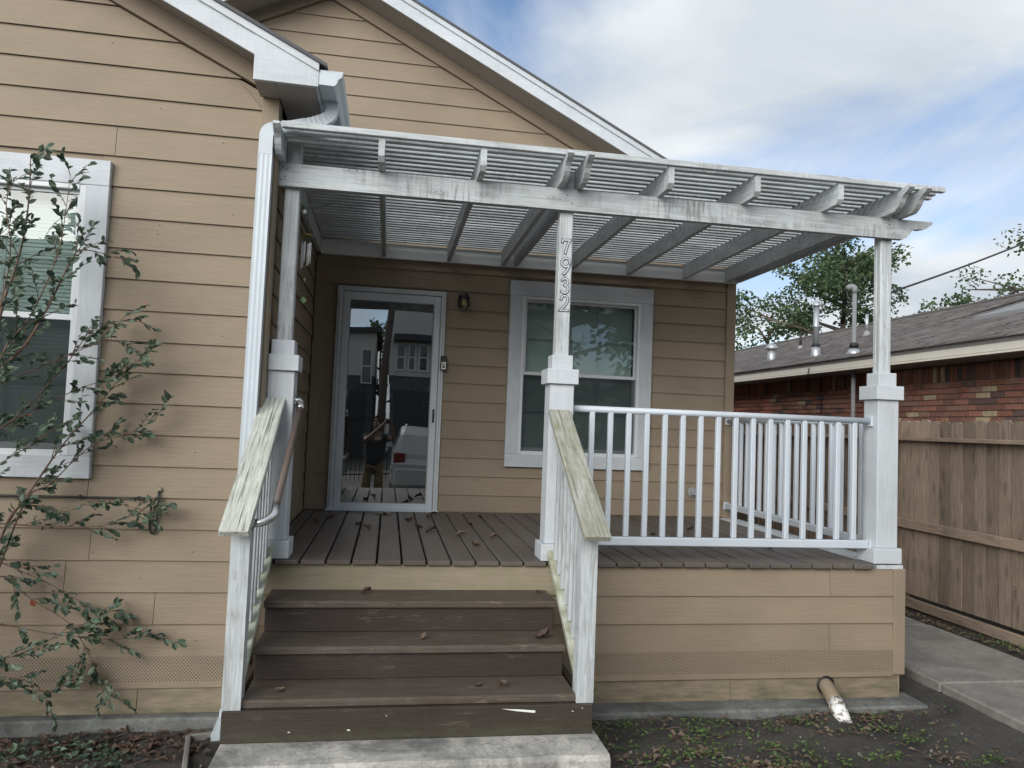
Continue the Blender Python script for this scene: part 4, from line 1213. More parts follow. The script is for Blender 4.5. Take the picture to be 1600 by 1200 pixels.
cand = []
yy = -13.9
while yy < 15.3:
    cand.append((yy, 1.776 - 0.103, 0.058, 0.195)); yy += 0.0685
for r_ in range(34):
    zc = 1.776 - 0.206 - CH * (r_ + 0.5)
    yy = -13.9 + (0.105 if r_ % 2 else 0)
    while yy < 15.3:
        cand.append((yy, zc, BL - 0.010, CH - 0.010)); yy += BL
vis = [c for c in cand if -0.45 < c[0] < 9 and c[1] > 1.02]
vis.sort(key=lambda c: (Vector((XN, c[0], c[1])) - CAM).length)
vis = [c for c in vis if c[2] > 0.1][:212] + [c for c in vis if c[2] < 0.1][:84]
vset = set(vis)
for c in vis: brick(*c, name='brick' if c[2] > 0.1 else 'soldier_brick')
V, F = [], []
base_v = {}
for c in cand:
    if c in vset or (c[1] < 0.6): continue
    v, f = cbox((XN - 0.014, c[0] - c[2] / 2, c[1] - c[3] / 2), (XN + 0.012, c[0] + c[2] / 2, c[1] + c[3] / 2), 0.004)
    k_ = len(V); V += v; F += [[i + k_ for i in q] for q in f]


def mat_brick_far():
    m, nt = newmat('brick_far')
    rp = nd(nt, 'ShaderNodeNewGeometry').outputs['Random Per Island']
    c = mixc(nt, rp, (0.20, 0.09, 0.066, 1), (0.40, 0.165, 0.115, 1))
    finish(nt, c, 0.9, spec=0.15)


mat_brick_far()
fb = mk('brick_rows', V, F, 'brick_far', nb); fb['kind'] = 'stuff'
XE, ZE = 6.85, 1.955
box('fascia_board', (XE, -14.3, 1.800), (XE + 0.02, 15.8, 1.930), 'cream', nb)
box('soffit', (XE + 0.021, -14.3, 1.778), (XN + 0.2, 15.8, 1.800), 'mid_grey', nb)
box('soffit_edge', (XE + 0.003, -14.3, 1.775), (XE + 0.0205, 15.8, 1.7995), 'cream', nb)
SL = 0.333; XRG = 11.0
zr_ = lambda x: ZE + SL * (x - XE)
prism('roof', [(XE - 0.02, 1.934), (XRG, zr_(XRG) - 0.02), (XRG * 2 - XE + 0.02, 1.934), (XRG * 2 - XE, 1.80), (XE + 0.03, 1.801)], 'Y', -14.4, 15.9, 'mid_grey', nb)
V, F = [], []
x = XE - 0.05; row = 0
ln = math.sqrt(1 + SL * SL); ex = 0.142
while x < XRG - 0.05:
    xa, xb = x, min(x + (ex + 0.03) / ln, XRG + 0.02)
    yy = -14.45 - random.uniform(0, 0.3)
    while yy < 15.9:
        L_ = random.choice((0.14, 0.18, 0.24, 0.32)); y1 = min(yy + L_ - 0.006, 15.95)
        lift = random.choice((0.007, 0.010, 0.014))
        za, zb_ = zr_(xa), zr_(xb)
        q = len(V)
        V += [(xa, yy, za + lift), (xa, y1, za + lift), (xb, y1, zb_ + 0.002), (xb, yy, zb_ + 0.002), (xa, yy, za - 0.006), (xa, y1, za - 0.006)]
        F += [[q, q + 3, q + 2, q + 1], [q, q + 1, q + 5, q + 4]]
        yy += L_
    x += ex / ln; row += 1
sh = mk('shingles', V, F, 'shingle_brown', nb); sh['kind'] = 'stuff'
box('ridge_cap', (XRG - 0.12, -14.4, zr_(XRG) - 0.03), (XRG + 0.12, 15.9, zr_(XRG) + 0.012), 'shingle_brown', nb, 0.02)
V = []
def roof_pt(x, y, dz=0.0): return (x, y, zr_(x) + dz)
# pale flat roof panel, seen at the right edge
V = [roof_pt(8.50, 1.75, 0.05), roof_pt(8.50, -4.0, 0.05), roof_pt(9.9, -4.0, 0.05), roof_pt(9.9, 1.75, 0.05)]
V += [(a, b, c - 0.05) for a, b, c in V]
mk('roof_panel', V, [[0, 1, 2, 3], [0, 4, 5, 1], [1, 5, 6, 2], [2, 6, 7, 3], [3, 7, 4, 0]], 'mast_grey', nb)


def vent(x, y, parts, label=None):
    z = zr_(x)
    e = empty('vent_pipe', (x, y, z), parent=nb)
    for nm, prof_, mat in parts: lathe(nm, [(a * (0.6 if nm == 'flashing' else 0.72), b) for a, b in prof_], (x, y, z), mat, e, 16)
    return e


vent(7.66, 5.62, [('flashing', [(0.17, -0.06), (0.12, 0.05), (0.105, 0.22)], 'galvanised'), ('cap', [(0.105, 0.20), (0.165, 0.21), (0.16, 0.25), (0.10, 0.30), (0.03, 0.32)], 'galvanised')])
vent(8.82, 6.62, [('flashing', [(0.13, -0.05), (0.07, 0.03), (0.05, 0.06)], 'mid_grey'), ('pipe', [(0.034, 0.0), (0.034, 0.34)], 'iron')])
vent(7.36, 3.68, [('flashing', [(0.19, -0.08), (0.12, 0.05), (0.085, 0.16)], 'galvanised'), ('collar', [(0.085, 0.155), (0.095, 0.16), (0.09, 0.185), (0.06, 0.19)], 'iron'),
                  ('pipe', [(0.066, 0.16), (0.066, 0.45), (0.072, 0.455), (0.078, 0.475), (0.072, 0.49), (0.063, 0.50), (0.060, 0.80)], 'galvanised'),
                  ('cap', [(0.060, 0.79), (0.105, 0.80), (0.10, 0.82), (0.06, 0.85), (0.05, 0.87)], 'galvanised')])
vent(9.02, 4.80, [('flashing', [(0.15, -0.05), (0.10, 0.03), (0.06, 0.08)], 'mid_grey'), ('pipe', [(0.040, 0.05), (0.040, 0.38)], 'galvanised')])
ms = empty('service_mast', (7.06, 2.25, 2.0), parent=nb)
lathe('flashing', [(0.12, -0.05), (0.085, 0.03), (0.045, 0.08)], (7.06, 2.25, zr_(7.06)), 'galvanised', ms, 16)
lathe('boot', [(0.062, 0.08), (0.058, 0.13), (0.040, 0.15)], (7.06, 2.25, zr_(7.06)), 'iron', ms, 16)
lathe('mast_pipe', [(0.029, -3.0), (0.029, 0.88)], (7.06, 2.25, zr_(7.06)), 'mast_grey', ms, 14)
tube('weatherhead', arc_pts([(7.06, 2.25, 2.87), (7.06, 2.25, 2.95), (7.02, 2.285, 2.97), (6.985, 2.31, 2.93)], 0.04), 0.040, 'mast_grey', ms, 12)
tube('drip_loop', [(6.985, 2.31, 2.93), (6.98, 2.30, 2.80), (7.10, 2.26, 2.72), (7.20, 2.24, 2.76)], 0.012, 'cable_black', ms, 6)
tube('wall_cable', arc_pts([(XE - 0.012, 3.0, 1.86), (XE - 0.05, 2.95, 1.80), (XE - 0.012, 3.02, 1.78)], 0.04), 0.007, 'cable_black', nb, 6)
tube('wall_cable', [(XN - 0.03, 3.55, 1.80), (XN - 0.025, 3.55, 1.6), (XN - 0.03, 3.52, 1.2), (XN - 0.025, 3.5, 0.6)], 0.008, 'cable_black', nb, 6)


# overhead cables
def cable(name, a, b, sag, r, label):
    pts = []
    for i in range(25):
        t = i / 24; p_ = Vector(a) * (1 - t) + Vector(b) * t; p_.z -= sag * 4 * t * (1 - t); pts.append(p_)
    o = tube(name, pts, r, 'cable_black', None, 6); return tag(o, label, 'cable')


cable('overhead_cable', (7.18, 2.25, 2.76), (16.2, 6.0, 6.35), 0.12, 0.016, 'black overhead service cable rising right from the roof mast')
cable('roof_cable', (6.86, 3.2, 1.935), (11.3, 2.0, 3.52), 0.02, 0.014, 'thin dark cable lying up across the brown shingle roof')


# ------------------------------------------------------------------ trees
def leaf_cloud(centers, n, size, rng, droop=0.3):
    V, F = [], []
    for _ in range(n):
        c, rad = rng.choice(centers)
        while True:
            o = Vector((rng.uniform(-1, 1), rng.uniform(-1, 1), rng.uniform(-1, 1)))
            if o.length < 1: break
        p_ = Vector(c) + Vector((o.x * rad, o.y * rad, o.z * rad * 0.75))
        d_ = Vector((rng.uniform(-1, 1), rng.uniform(-1, 1), rng.uniform(-1, 0.5))).normalized()
        s = d_.cross(Vector((rng.uniform(-1, 1), rng.uniform(-1, 1), rng.uniform(-1, 1)))).normalized()
        L_ = size * rng.uniform(0.6, 1.3); k_ = len(V)
        V += [p_, p_ + d_ * L_ * 0.5 + s * L_ * 0.34, p_ + d_ * L_, p_ + d_ * L_ * 0.5 - s * L_ * 0.34]
        F.append([k_, k_ + 1, k_ + 2, k_ + 3])
    return V, F


def tree(base, height, crown_r, label, seed, nleaf=6000, leaf=0.2, limbs=9, low=0.35, lean=(0, 0), clump=0.22, name='tree', extra=None):
    rng = random.Random(seed)
    e = empty(name, base, label, 'tree')
    base = Vector(base)
    top = base + Vector((lean[0], lean[1], height * 0.92))
    tr = [base + (top - base) * t + Vector((rng.uniform(-1, 1), rng.uniform(-1, 1), 0)) * height * 0.015 for t in (0, 0.2, 0.4, 0.6, 0.8, 1.0)]
    r0 = height * 0.026
    V, F = tube_vf(tr, [r0 * (1 - 0.8 * i / 5) for i in range(6)], 9)
    cents = []
    for i in range(limbs):
        t = low + (0.97 - low) * i / (limbs - 1)
        o = base + (top - base) * t
        a = i * 2.4 + rng.uniform(-0.4, 0.4)
        prof_ = math.sin(min(1, (t - low) / (1 - low) * 0.9 + 0.25) * math.pi) ** 0.7
        L_ = crown_r * (0.35 + 0.75 * prof_) * rng.uniform(0.75, 1.15)
        end = o + Vector((math.cos(a) * L_, math.sin(a) * L_, height * rng.uniform(0.05, 0.16)))
        mid = (o + end) / 2 + Vector((rng.uniform(-1, 1), rng.uniform(-1, 1), rng.uniform(-0.2, 0.8))) * height * 0.03
        v, f = tube_vf([o, mid, end], [r0 * 0.38, r0 * 0.24, r0 * 0.06], 6, True, len(V)); V += v; F += f
        for j in range(6):
            tt = rng.uniform(0.42, 1.08)
            c = (o + (end - o) * tt) + Vector((rng.uniform(-1, 1), rng.uniform(-1, 1), rng.uniform(-0.6, 0.8))) * crown_r * 0.28
            v, f = tube_vf([mid + (end - mid) * max(0, tt - 0.5), c], [r0 * 0.12, r0 * 0.04], 5, True, len(V)); V += v; F += f
            cents.append((c, crown_r * clump * rng.uniform(0.6, 1.25)))
    mk('trunk', V, F, 'bark', e, True)
    if extra: cents += extra
    V, F = leaf_cloud(cents, nleaf, leaf, rng)
    cr = mk('crown', V, F, 'leaf_tree', e)
    return e


G = -0.92
tree((20.3, 22.0, G), 10.0, 3.6, 'broad green tree rising behind the brick house, seen past the right post', 5, 17000, 0.17, 14, 0.45, (-0.7, 0), 0.22)
tree((19.4, 9.6, G), 8.6, 3.0, 'leafy tree at the right edge above the shingle roof', 8, 8000, 0.115, 13, 0.5, (0, 0), 0.17)
tree((22.8, 19.0, G), 6.6, 1.5, 'small sparse tree top peeking over the roof ridge on the right', 3, 500, 0.2, 6, 0.6, (0, 0), 0.2)
tree((17.5, 24.0, G), 7.0, 1.6, 'small pale tree top peeking over the ridge behind the tall vent', 14, 600, 0.2, 6, 0.6, (0, 0), 0.22)

# ------------------------------------------------------------------ the shrub in front of the wing window
shb = empty('shrub', (-1.5, -2.95, -0.92), 'sparse leafy shrub with thin reddish stems before the wing window', 'shrub')
rng = random.Random(4)
STEMS = [
    [(-1.23, -3.0, 1.31), (-1.2, -2.97, 1.52), (-1.18, -2.94, 1.71), (-1.18, -2.91, 1.94), (-1.2, -2.88, 2.16)],
    [(-1.34, -2.95, 0.87), (-1.25, -2.92, 0.95), (-1.01, -2.89, 1.09), (-0.78, -2.86, 1.21), (-0.66, -2.83, 1.2)],
    [(-1.3, -2.85, -0.04), (-1.19, -2.82, 0.26), (-1.14, -2.79, 0.36), (-1.0, -2.76, 0.63), (-0.85, -2.73, 0.85), (-0.74, -2.7, 1.03)],
    [(-1.13, -2.8, 0.36), (-1.04, -2.77, 0.43), (-0.86, -2.74, 0.64), (-0.71, -2.71, 0.71), (-0.56, -2.68, 0.79)],
    [(-1.24, -3.1, 0.38), (-1.15, -3.07, 0.55), (-1.03, -3.04, 0.65), (-0.96, -3.01, 0.72)],
    [(-1.35, -2.9, 0.66), (-1.25, -2.87, 0.73), (-0.94, -2.84, 0.93), (-0.76, -2.81, 1.02), (-0.6, -2.78, 1.14)],
    [(-1.23, -3.05, 0.82), (-1.2, -3.02, 1.02), (-1.11, -2.99, 1.16), (-1.03, -2.96, 1.36), (-0.95, -2.93, 1.61), (-0.9, -2.9, 1.69), (-0.72, -2.87, 1.66)],
    [(-1.31, -2.8, 0.2), (-1.08, -2.77, 0.21), (-0.79, -2.74, 0.21), (-0.65, -2.71, 0.26), (-0.53, -2.68, 0.28)],
    [(-1.3, -2.8, 0.02), (-1.12, -2.77, -0.04), (-0.92, -2.74, -0.15), (-0.82, -2.71, -0.23), (-0.69, -2.68, -0.26)],
    [(-1.3, -2.75, -0.31), (-1.0, -2.72, -0.37), (-0.72, -2.69, -0.41), (-0.49, -2.66, -0.4)],
    [(-1.24, -2.85, -0.46), (-1.14, -2.82, -0.46), (-1.0, -2.79, -0.4), (-0.88, -2.76, -0.32), (-0.8, -2.73, -0.32)],
    [(-1.27, -2.74, -0.06), (-1.11, -2.71, -0.19), (-0.91, -2.68, -0.34), (-0.79, -2.65, -0.57), (-0.73, -2.64, -0.69)],
    [(-1.15, -2.9, 0.3), (-1.04, -2.87, 0.33), (-0.91, -2.84, 0.3), (-0.79, -2.81, 0.36), (-0.52, -2.78, 0.3)],
    [(-1.22, -3.0, 1.08), (-1.1, -2.97, 1.32), (-1.01, -2.94, 1.64), (-1.0, -2.91, 1.85), (-1.0, -2.88, 2.09)],
    [(-1.18, -3.15, 1.2), (-1.15, -3.12, 1.59), (-1.2, -3.09, 1.85), (-1.19, -3.06, 1.98)],
    [(-1.32, -2.9, 0.62), (-1.14, -2.87, 0.83), (-0.95, -2.84, 1.11), (-0.85, -2.81, 1.29), (-0.65, -2.78, 1.34)],
    [(-1.25, -2.8, -0.57), (-1.08, -2.77, -0.6), (-0.98, -2.74, -0.68), (-0.89, -2.71, -0.61)]]
for i in range(7):        # the part of the bush beyond the left edge of the picture
    a = rng.uniform(0, 6.28)
    STEMS.append([(-1.6 + 0.2 * math.cos(a), -3.0 + 0.15 * math.sin(a), 0.3 + 0.2 * i), (-1.75 + 0.3 * math.cos(a), -3.0 + 0.25 * math.sin(a), 0.7 + 0.2 * i), (-1.8 + 0.55 * math.cos(a), -3.0 + 0.4 * math.sin(a), 1.0 + 0.2 * i)])
leaves = []
for si, S in enumerate(STEMS):
    P = [Vector(p_) for p_ in S]
    root = Vector((-1.5 + rng.uniform(-0.12, 0.12), -2.95 + rng.uniform(-0.1, 0.1), -0.93))
    low = P[0]
    lead = [root, root.lerp(low, 0.35) + Vector((rng.uniform(-0.06, 0.02), 0, 0.1)), root.lerp(low, 0.7) + Vector((rng.uniform(-0.05, 0.02), 0, 0.05))]
    allp = lead + P
    # smooth
    pts = []
    for i in range(len(allp) - 1):
        p0 = allp[max(i - 1, 0)]; p1 = allp[i]; p2 = allp[i + 1]; p3 = allp[min(i + 2, len(allp) - 1)]
        for k_ in range(4):
            t = k_ / 4
            pts.append(0.5 * ((2 * p1) + (p2 - p0) * t + (2 * p0 - 5 * p1 + 4 * p2 - p3) * t * t + (3 * p1 - p0 - 3 * p2 + p3) * t ** 3))
    pts.append(allp[-1])
    n = len(pts)
    r0 = (0.011 if si in (0, 2, 6) else 0.006)
    tube('stem', pts, [r0 * (1 - 0.8 * i / (n - 1)) for i in range(n)], 'stem', shb, 6)
    # twigs with leaves on the outer part
    for i in range(12, n):
        if rng.random() < (0.95 if pts[i].z > 0.6 else 0.7) or i > n - 6:
            d_ = (pts[min(i + 1, n - 1)] - pts[i - 1]).normalized()
            side = d_.cross(Vector((rng.uniform(-1, 1), rng.uniform(-1, 1), rng.uniform(-1, 1)))).normalized()
            L_ = rng.uniform(0.06, 0.19)
            end = pts[i] + (d_ * 0.75 + side * 0.6 + Vector((0.1, 0, 0.05))).normalized() * L_
            end.y = min(end.y, -2.64)
            tube('twig', [pts[i], pts[i].lerp(end, 0.5) + Vector((0, 0, 0.008)), end], [0.0022, 0.0017, 0.001], 'stem', shb, 4)
            m_ = rng.randint(6, 11)
            for k_ in range(m_):
                leaves.append((pts[i].lerp(end, 0.25 + 0.75 * k_ / max(1, m_ - 1)), (end - pts[i]).normalized(), si))
        if rng.random() < 0.6: leaves.append((pts[i], (pts[i] - pts[i - 1]).normalized(), si))


def leaf_mesh(mat, fold):
    V = [(0, 0, 0), (0.25, 0.27, fold), (0.6, 0.31, fold * 1.2), (0.9, 0.12, fold * 0.5), (1.02, 0, -0.06), (0.9, -0.12, fold * 0.5), (0.6, -0.31, fold * 1.2), (0.25, -0.27, fold), (0.3, 0, 0), (0.65, 0, 0.0)]
    F = [[0, 8, 1], [8, 9, 2, 1], [9, 4, 3, 2], [0, 7, 8], [7, 6, 9, 8], [6, 5, 4, 9]]
    me = bpy.data.meshes.new('leaf'); me.from_pydata(V, [], F); me.materials.append(MATS[mat]); return me


LM = [leaf_mesh('leaf_shrub', 0.10), leaf_mesh('leaf_shrub', 0.18), leaf_mesh('leaf_shrub', 0.03)]
LR = leaf_mesh('leaf_rust', 0.2)
rng.shuffle(leaves)
inview = [l for l in leaves if l[0].x > -1.32][:300]
ids = set(map(id, inview)); rest = [l for l in leaves if id(l) not in ids]


def leaf_matrix(p_, d_):
    d2 = (d_ + Vector((rng.uniform(-1, 1), rng.uniform(-1, 1), rng.uniform(-0.9, 0.35))) * 0.9).normalized()
    upv = Vector((rng.uniform(-0.7, 0.7), rng.uniform(-1.0, 0.3), rng.uniform(0.2, 1.0)))
    s_ = upv.cross(d2).normalized(); n_ = d2.cross(s_)
    sz = rng.uniform(0.022, 0.054)
    m_ = Matrix((d2 * sz, s_ * sz, n_ * sz)).transposed().to_4x4(); m_.translation = p_
    return m_


for i, (p_, d_, si) in enumerate(inview):
    o = bpy.data.objects.new('leaf', LR if rng.random() < 0.012 else rng.choice(LM)); col.objects.link(o)
    o.parent = shb; m_ = leaf_matrix(p_, d_); m_.translation -= wloc(shb); o.matrix_basis = m_
V, F = [], []
for (p_, d_, si) in rest:
    m_ = leaf_matrix(p_, d_); k_ = len(V)
    for v in LM[0].vertices: V.append(m_ @ v.co)
    for q in LM[0].polygons: F.append([k_ + i for i in q.vertices])
o = mk('leaves', V, F, 'leaf_shrub', shb); o['kind'] = 'stuff'
print('shrub leaves', len(leaves), len(inview))

# ------------------------------------------------------------------ ground cover
def leafy(name, spots, mat, smin, smax, flat, seed, label, cat):
    rg = random.Random(seed); V, F = [], []
    for (x, y) in spots:
        s = rg.uniform(smin, smax); a = rg.uniform(0, 6.28)
        z = ground_z(x, y) + 0.008 + (rg.uniform(0, 0.03) if not flat else rg.uniform(0, 0.012))
        d_ = Vector((math.cos(a), math.sin(a), rg.uniform(-0.3, 0.5) if not flat else rg.uniform(-0.15, 0.35))).normalized()
        s_ = d_.cross(Vector((rg.uniform(-0.5, 0.5), rg.uniform(-0.5, 0.5), 1))).normalized(); n_ = s_.cross(d_)
        k_ = len(V); p_ = Vector((x, y, z)); cur = rg.uniform(0.05, 0.3)
        V += [p_, p_ + d_ * s * 0.45 + s_ * s * 0.3 + n_ * s * cur, p_ + d_ * s, p_ + d_ * s * 0.45 - s_ * s * 0.3 + n_ * s * cur, p_ + d_ * s * 0.5]
        F += [[k_, k_ + 4, k_ + 1], [k_ + 4, k_ + 2, k_ + 1], [k_, k_ + 3, k_ + 4], [k_ + 4, k_ + 3, k_ + 2]]
    o = mk(name, V, F, mat); return tag(o, label, cat, None, 'stuff')


rg = random.Random(21)
def free(x, y):
    if 4.5 < x < 5.68: return False
    if x > 5.84: return False
    if y > -2.68 and x < 4.36: return False
    if -0.02 < x < 1.9 and y > -3.66: return False
    return True
def scatter(n, cl, spread, lims):
    o = []
    while len(o) < n:
        c = rg.choice(cl); x = rg.gauss(c[0], c[2] * spread); y = rg.gauss(c[1], c[3] * spread)
        if free(x, y) and lims[0] < x < lims[1] and lims[2] < y < lims[3]: o.append((x, y))
    return o
RB = (1.9, 4.5, -5.2, -2.66)
def clumps(n, x0, x1, y0, y1, s0, s1):
    return [(rg.uniform(x0, x1), y1 - (y1 - y0) * rg.random() ** 1.3, rg.uniform(s0, s1), rg.uniform(s0, s1) * 0.8) for _ in range(n)]
weeds = scatter(1500, clumps(34, 1.95, 3.3, -3.75, -2.75, 0.02, 0.09) + clumps(14, 3.2, 4.45, -3.6, -2.75, 0.02, 0.07) + [(2.3, -3.1, 0.35, 0.3), (2.2, -3.5, 0.3, 0.3), (2.9, -2.9, 0.3, 0.1), (3.3, -2.85, 0.3, 0.08), (2.7, -3.3, 0.4, 0.3), (4.42, -2.4, 0.06, 0.2), (4.44, -3.0, 0.06, 0.25), (4.1, -3.1, 0.3, 0.2), (3.6, -3.4, 0.6, 0.3)], 1.0, (1.9, 4.54, -5, -1.0))
weeds += scatter(420, [(5.76, -1.9, 0.04, 0.5), (5.76, -2.6, 0.04, 0.5)], 1.0, (5.68, 5.84, -5, 1))
leafy('weeds', weeds, 'leaf_weed', 0.012, 0.035, False, 2, 'low green weeds scattered over the dark soil', 'weeds')
litter = scatter(520, clumps(16, 1.95, 4.4, -3.6, -2.75, 0.03, 0.10) + [(2.4, -2.72, 0.4, 0.03), (3.2, -2.72, 0.4, 0.03), (3.9, -2.72, 0.2, 0.04), (4.45, -2.6, 0.04, 0.4), (2.6, -2.9, 0.7, 0.25), (3.9, -2.75, 0.4, 0.15), (2.2, -3.5, 0.4, 0.4), (4.3, -3.1, 0.2, 0.5), (3.6, -3.3, 0.6, 0.3)], 1.0, (1.9, 4.54, -5, -1.5))
litter += scatter(260, [(5.75, -0.6, 0.04, 0.7), (5.75, -1.4, 0.04, 0.5)], 1.0, (5.67, 5.84, -5, 4))
leafy('leaf_litter', litter, 'leaf_dead', 0.02, 0.055, True, 3, 'dry fallen leaves strewn on the soil right of the steps', 'leaf litter')
litter2 = scatter(420, [(-0.75, -2.85, 0.22, 0.1), (-0.6, -2.8, 0.2, 0.08), (-0.9, -3.1, 0.3, 0.2), (-0.3, -2.9, 0.12, 0.15), (-1.2, -3.0, 0.3, 0.2)], 1.0, (-2.5, -0.05, -4.5, -2.67))
leafy('leaf_litter', litter2, 'leaf_dead_dark', 0.025, 0.07, True, 4, 'dark brown fallen leaves heaped below the wing wall', 'leaf litter')
weeds2 = scatter(170, [(-0.85, -2.95, 0.06, 0.06), (-0.62, -2.95, 0.05, 0.05), (-0.55, -3.05, 0.04, 0.04), (-1.05, -2.95, 0.08, 0.06), (-0.75, -2.85, 0.1, 0.04)], 1.0, (-2.5, -0.05, -4.5, -2.67))
leafy('ground_weeds', weeds2, 'leaf_shrub', 0.025, 0.055, False, 6, 'broad-leaved green weeds in the soil under the shrub', 'weeds')
peb = []
V, F = [], []
for (x, y) in scatter(120, [(3.6, -3.3, 0.8, 0.5), (2.6, -3.3, 0.5, 0.4), (-0.6, -3.1, 0.5, 0.25)], 1.0, (-2, 4.5, -5, -2.66)):
    s = rg.choice((0.003, 0.003, 0.004, 0.005, 0.008)); v, f = cbox((x - s, y - s * 0.8, ground_z(x, y)), (x + s, y + s * 0.8, ground_z(x, y) + s * 1.2 + 0.006), s * 0.5)
    k_ = len(V); V += v; F += [[i + k_ for i in q] for q in f]
plain('pebble', (0.24, 0.22, 0.19), 0.9, var=0.3, scale=20)
tag(mk('pebbles', V, F, 'pebble'), 'tiny pale pebbles and wood chips in the soil', 'pebbles', None, 'stuff')


V, F = [], []
for (x, y) in scatter(90, [(2.6, -2.95, 0.7, 0.2), (3.8, -3.0, 0.4, 0.3), (-0.7, -2.95, 0.3, 0.15)], 1.0, (-2, 4.5, -5, -2.68)):
    a = rg.uniform(0, 3.14); L_ = rg.uniform(0.03, 0.14); z = ground_z(x, y) + 0.012
    v, f = tube_vf([(x, y, z), (x + math.cos(a) * L_ * 0.5, y + math.sin(a) * L_ * 0.5, z + 0.012), (x + math.cos(a + 0.3) * L_, y + math.sin(a + 0.3) * L_, z + 0.004)], 0.0022, 4, True, len(V)); V += v; F += f
tag(mk('fallen_twigs', V, F, 'stem'), 'thin fallen twigs lying on the dark soil', 'twigs', None, 'stuff')


def dead_leaf(x, y, z, s, rot, mat, label, group=None, seed=0):
    rg_ = random.Random(seed); V, F = [], []
    n, m_ = 7, 5
    for i in range(n + 1):
        u = i / n
        wv = s * 0.36 * math.sin(math.pi * min(1, u * 0.92 + 0.04)) * (1 + 0.25 * math.sin(u * 17 + seed))
        for j in range(m_):
            v = j / (m_ - 1) * 2 - 1
            zz = s * (0.30 * v * v * (0.4 + u) + 0.16 * math.sin(u * 3 + seed)) + rg_.uniform(0, 0.04) * s
            xx, yy = (u - 0.5) * s, v * wv
            V.append((x + xx * math.cos(rot) - yy * math.sin(rot), y + xx * math.sin(rot) + yy * math.cos(rot), zz))
    zmin = min(v[2] for v in V); V = [(a, b, c - zmin + z + 0.0015) for a, b, c in V]
    for i in range(n):
        for j in range(m_ - 1): F.append([i * m_ + j, (i + 1) * m_ + j, (i + 1) * m_ + j + 1, i * m_ + j + 1])
    o = mk('dead_leaf', V, F, mat, None, True); return tag(o, label, 'leaf', group)


dead_leaf(1.40, -3.20, TZ[2], 0.062, 1.9, 'leaf_dead', 'curled rust-brown dead leaf on the bottom tread', None, 1)
dead_leaf(0.27, -3.22, TZ[2], 0.05, 0.4, 'leaf_dead', 'flat yellowish leaf at the left end of the bottom tread', None, 2)
dead_leaf(1.27, -3.19, TZ[2], 0.04, 0.1, 'leaf_dead_dark', 'small crumbled brown leaf in the middle right of the bottom tread', None, 3)
dead_leaf(1.66, -2.93, TZ[1], 0.085, 0.2, 'leaf_dead_dark', 'dark crumpled leaf at the right end of the middle tread', None, 4)
dead_leaf(0.99, -2.93, TZ[1], 0.045, 0.8, 'leaf_dead', 'small orange-brown leaf scrap on the middle tread', None, 5)
dead_leaf(0.66, -2.60, TZ[0], 0.060, 0.5, 'leaf_dead_dark', 'dark curled leaf at the back of the top tread', None, 6)
dead_leaf(1.70, -2.60, TZ[0], 0.040, 2.0, 'leaf_dead_dark', 'tiny dark leaf at the right end of the top tread', None, 7)
for i, (x, y) in enumerate(((0.62, -1.25), (0.55, -1.0), (0.95, -0.7), (1.02, -1.1), (1.10, -1.35), (1.13, -0.5), (1.32, -1.5), (1.45, -0.9), (1.38, -1.95), (0.3, -0.6), (0.2, -0.9), (1.6, -0.4), (1.2, -0.25), (2.4, -1.7), (2.9, -1.3), (3.6, -1.9), (3.35, -1.0), (1.55, -1.6), (0.75, -0.35))):
    dead_leaf(x, y, 0.0, rng.uniform(0.04, 0.085), rng.uniform(0, 6), rng.choice(('leaf_dead', 'leaf_dead_dark', 'leaf_dead_dark')), 'brown dead leaf scattered on the dark porch boards', 'dead leaves on the porch boards', 20 + i)
V, F = cbox((0.66, -0.30, 0.0018), (0.80, -0.22, 0.02), 0.004)
tag(mk('floor_scrap', V, F, 'concrete_walk'), 'small pale flat scrap lying on the boards before the door', 'scrap')

# ------------------------------------------------------------------ the street side, behind the camera (mirrored in the door and windows)
stt = mk('street', [(-200, -26.5, -0.88), (200, -26.5, -0.88), (200, -19.5, -0.88), (-200, -19.5, -0.88)], [[0, 1, 2, 3]], 'asphalt'); stt['kind'] = 'structure'
dwy = mk('driveway', [(-0.6, -19.5, -0.885), (3.6, -19.5, -0.885), (3.6, -6.2, -0.885), (-0.6, -6.2, -0.885)], [[0, 1, 2, 3]], 'concrete_walk'); dwy['kind'] = 'structure'

pth = box('bounce_path', (-0.25, -6.19, -1.0), (2.15, -3.80, -0.87), 'concrete_pad', None, 0.01); pth['kind'] = 'structure'  # unseen slab added to bounce light onto the steps and pergola underside

irf = empty('iron_fence', (0, -15.0, -0.9), 'black iron picket fence along the street', 'fence')
x = -7.0; k = 0
while x < 7.0:
    box('picket', (x - 0.009, -15.009, -0.9), (x + 0.009, -14.991, 0.92 + 0.14 * math.exp(-((x - 0.6) / 1.6) ** 2)), 'iron', irf, 0.001)
    x += 0.125; k += 1
for z in (-0.70, 0.05, 0.80): box('rail', (-7.0, -15.02, z), (7.0, -14.98, z + 0.035), 'iron', irf)

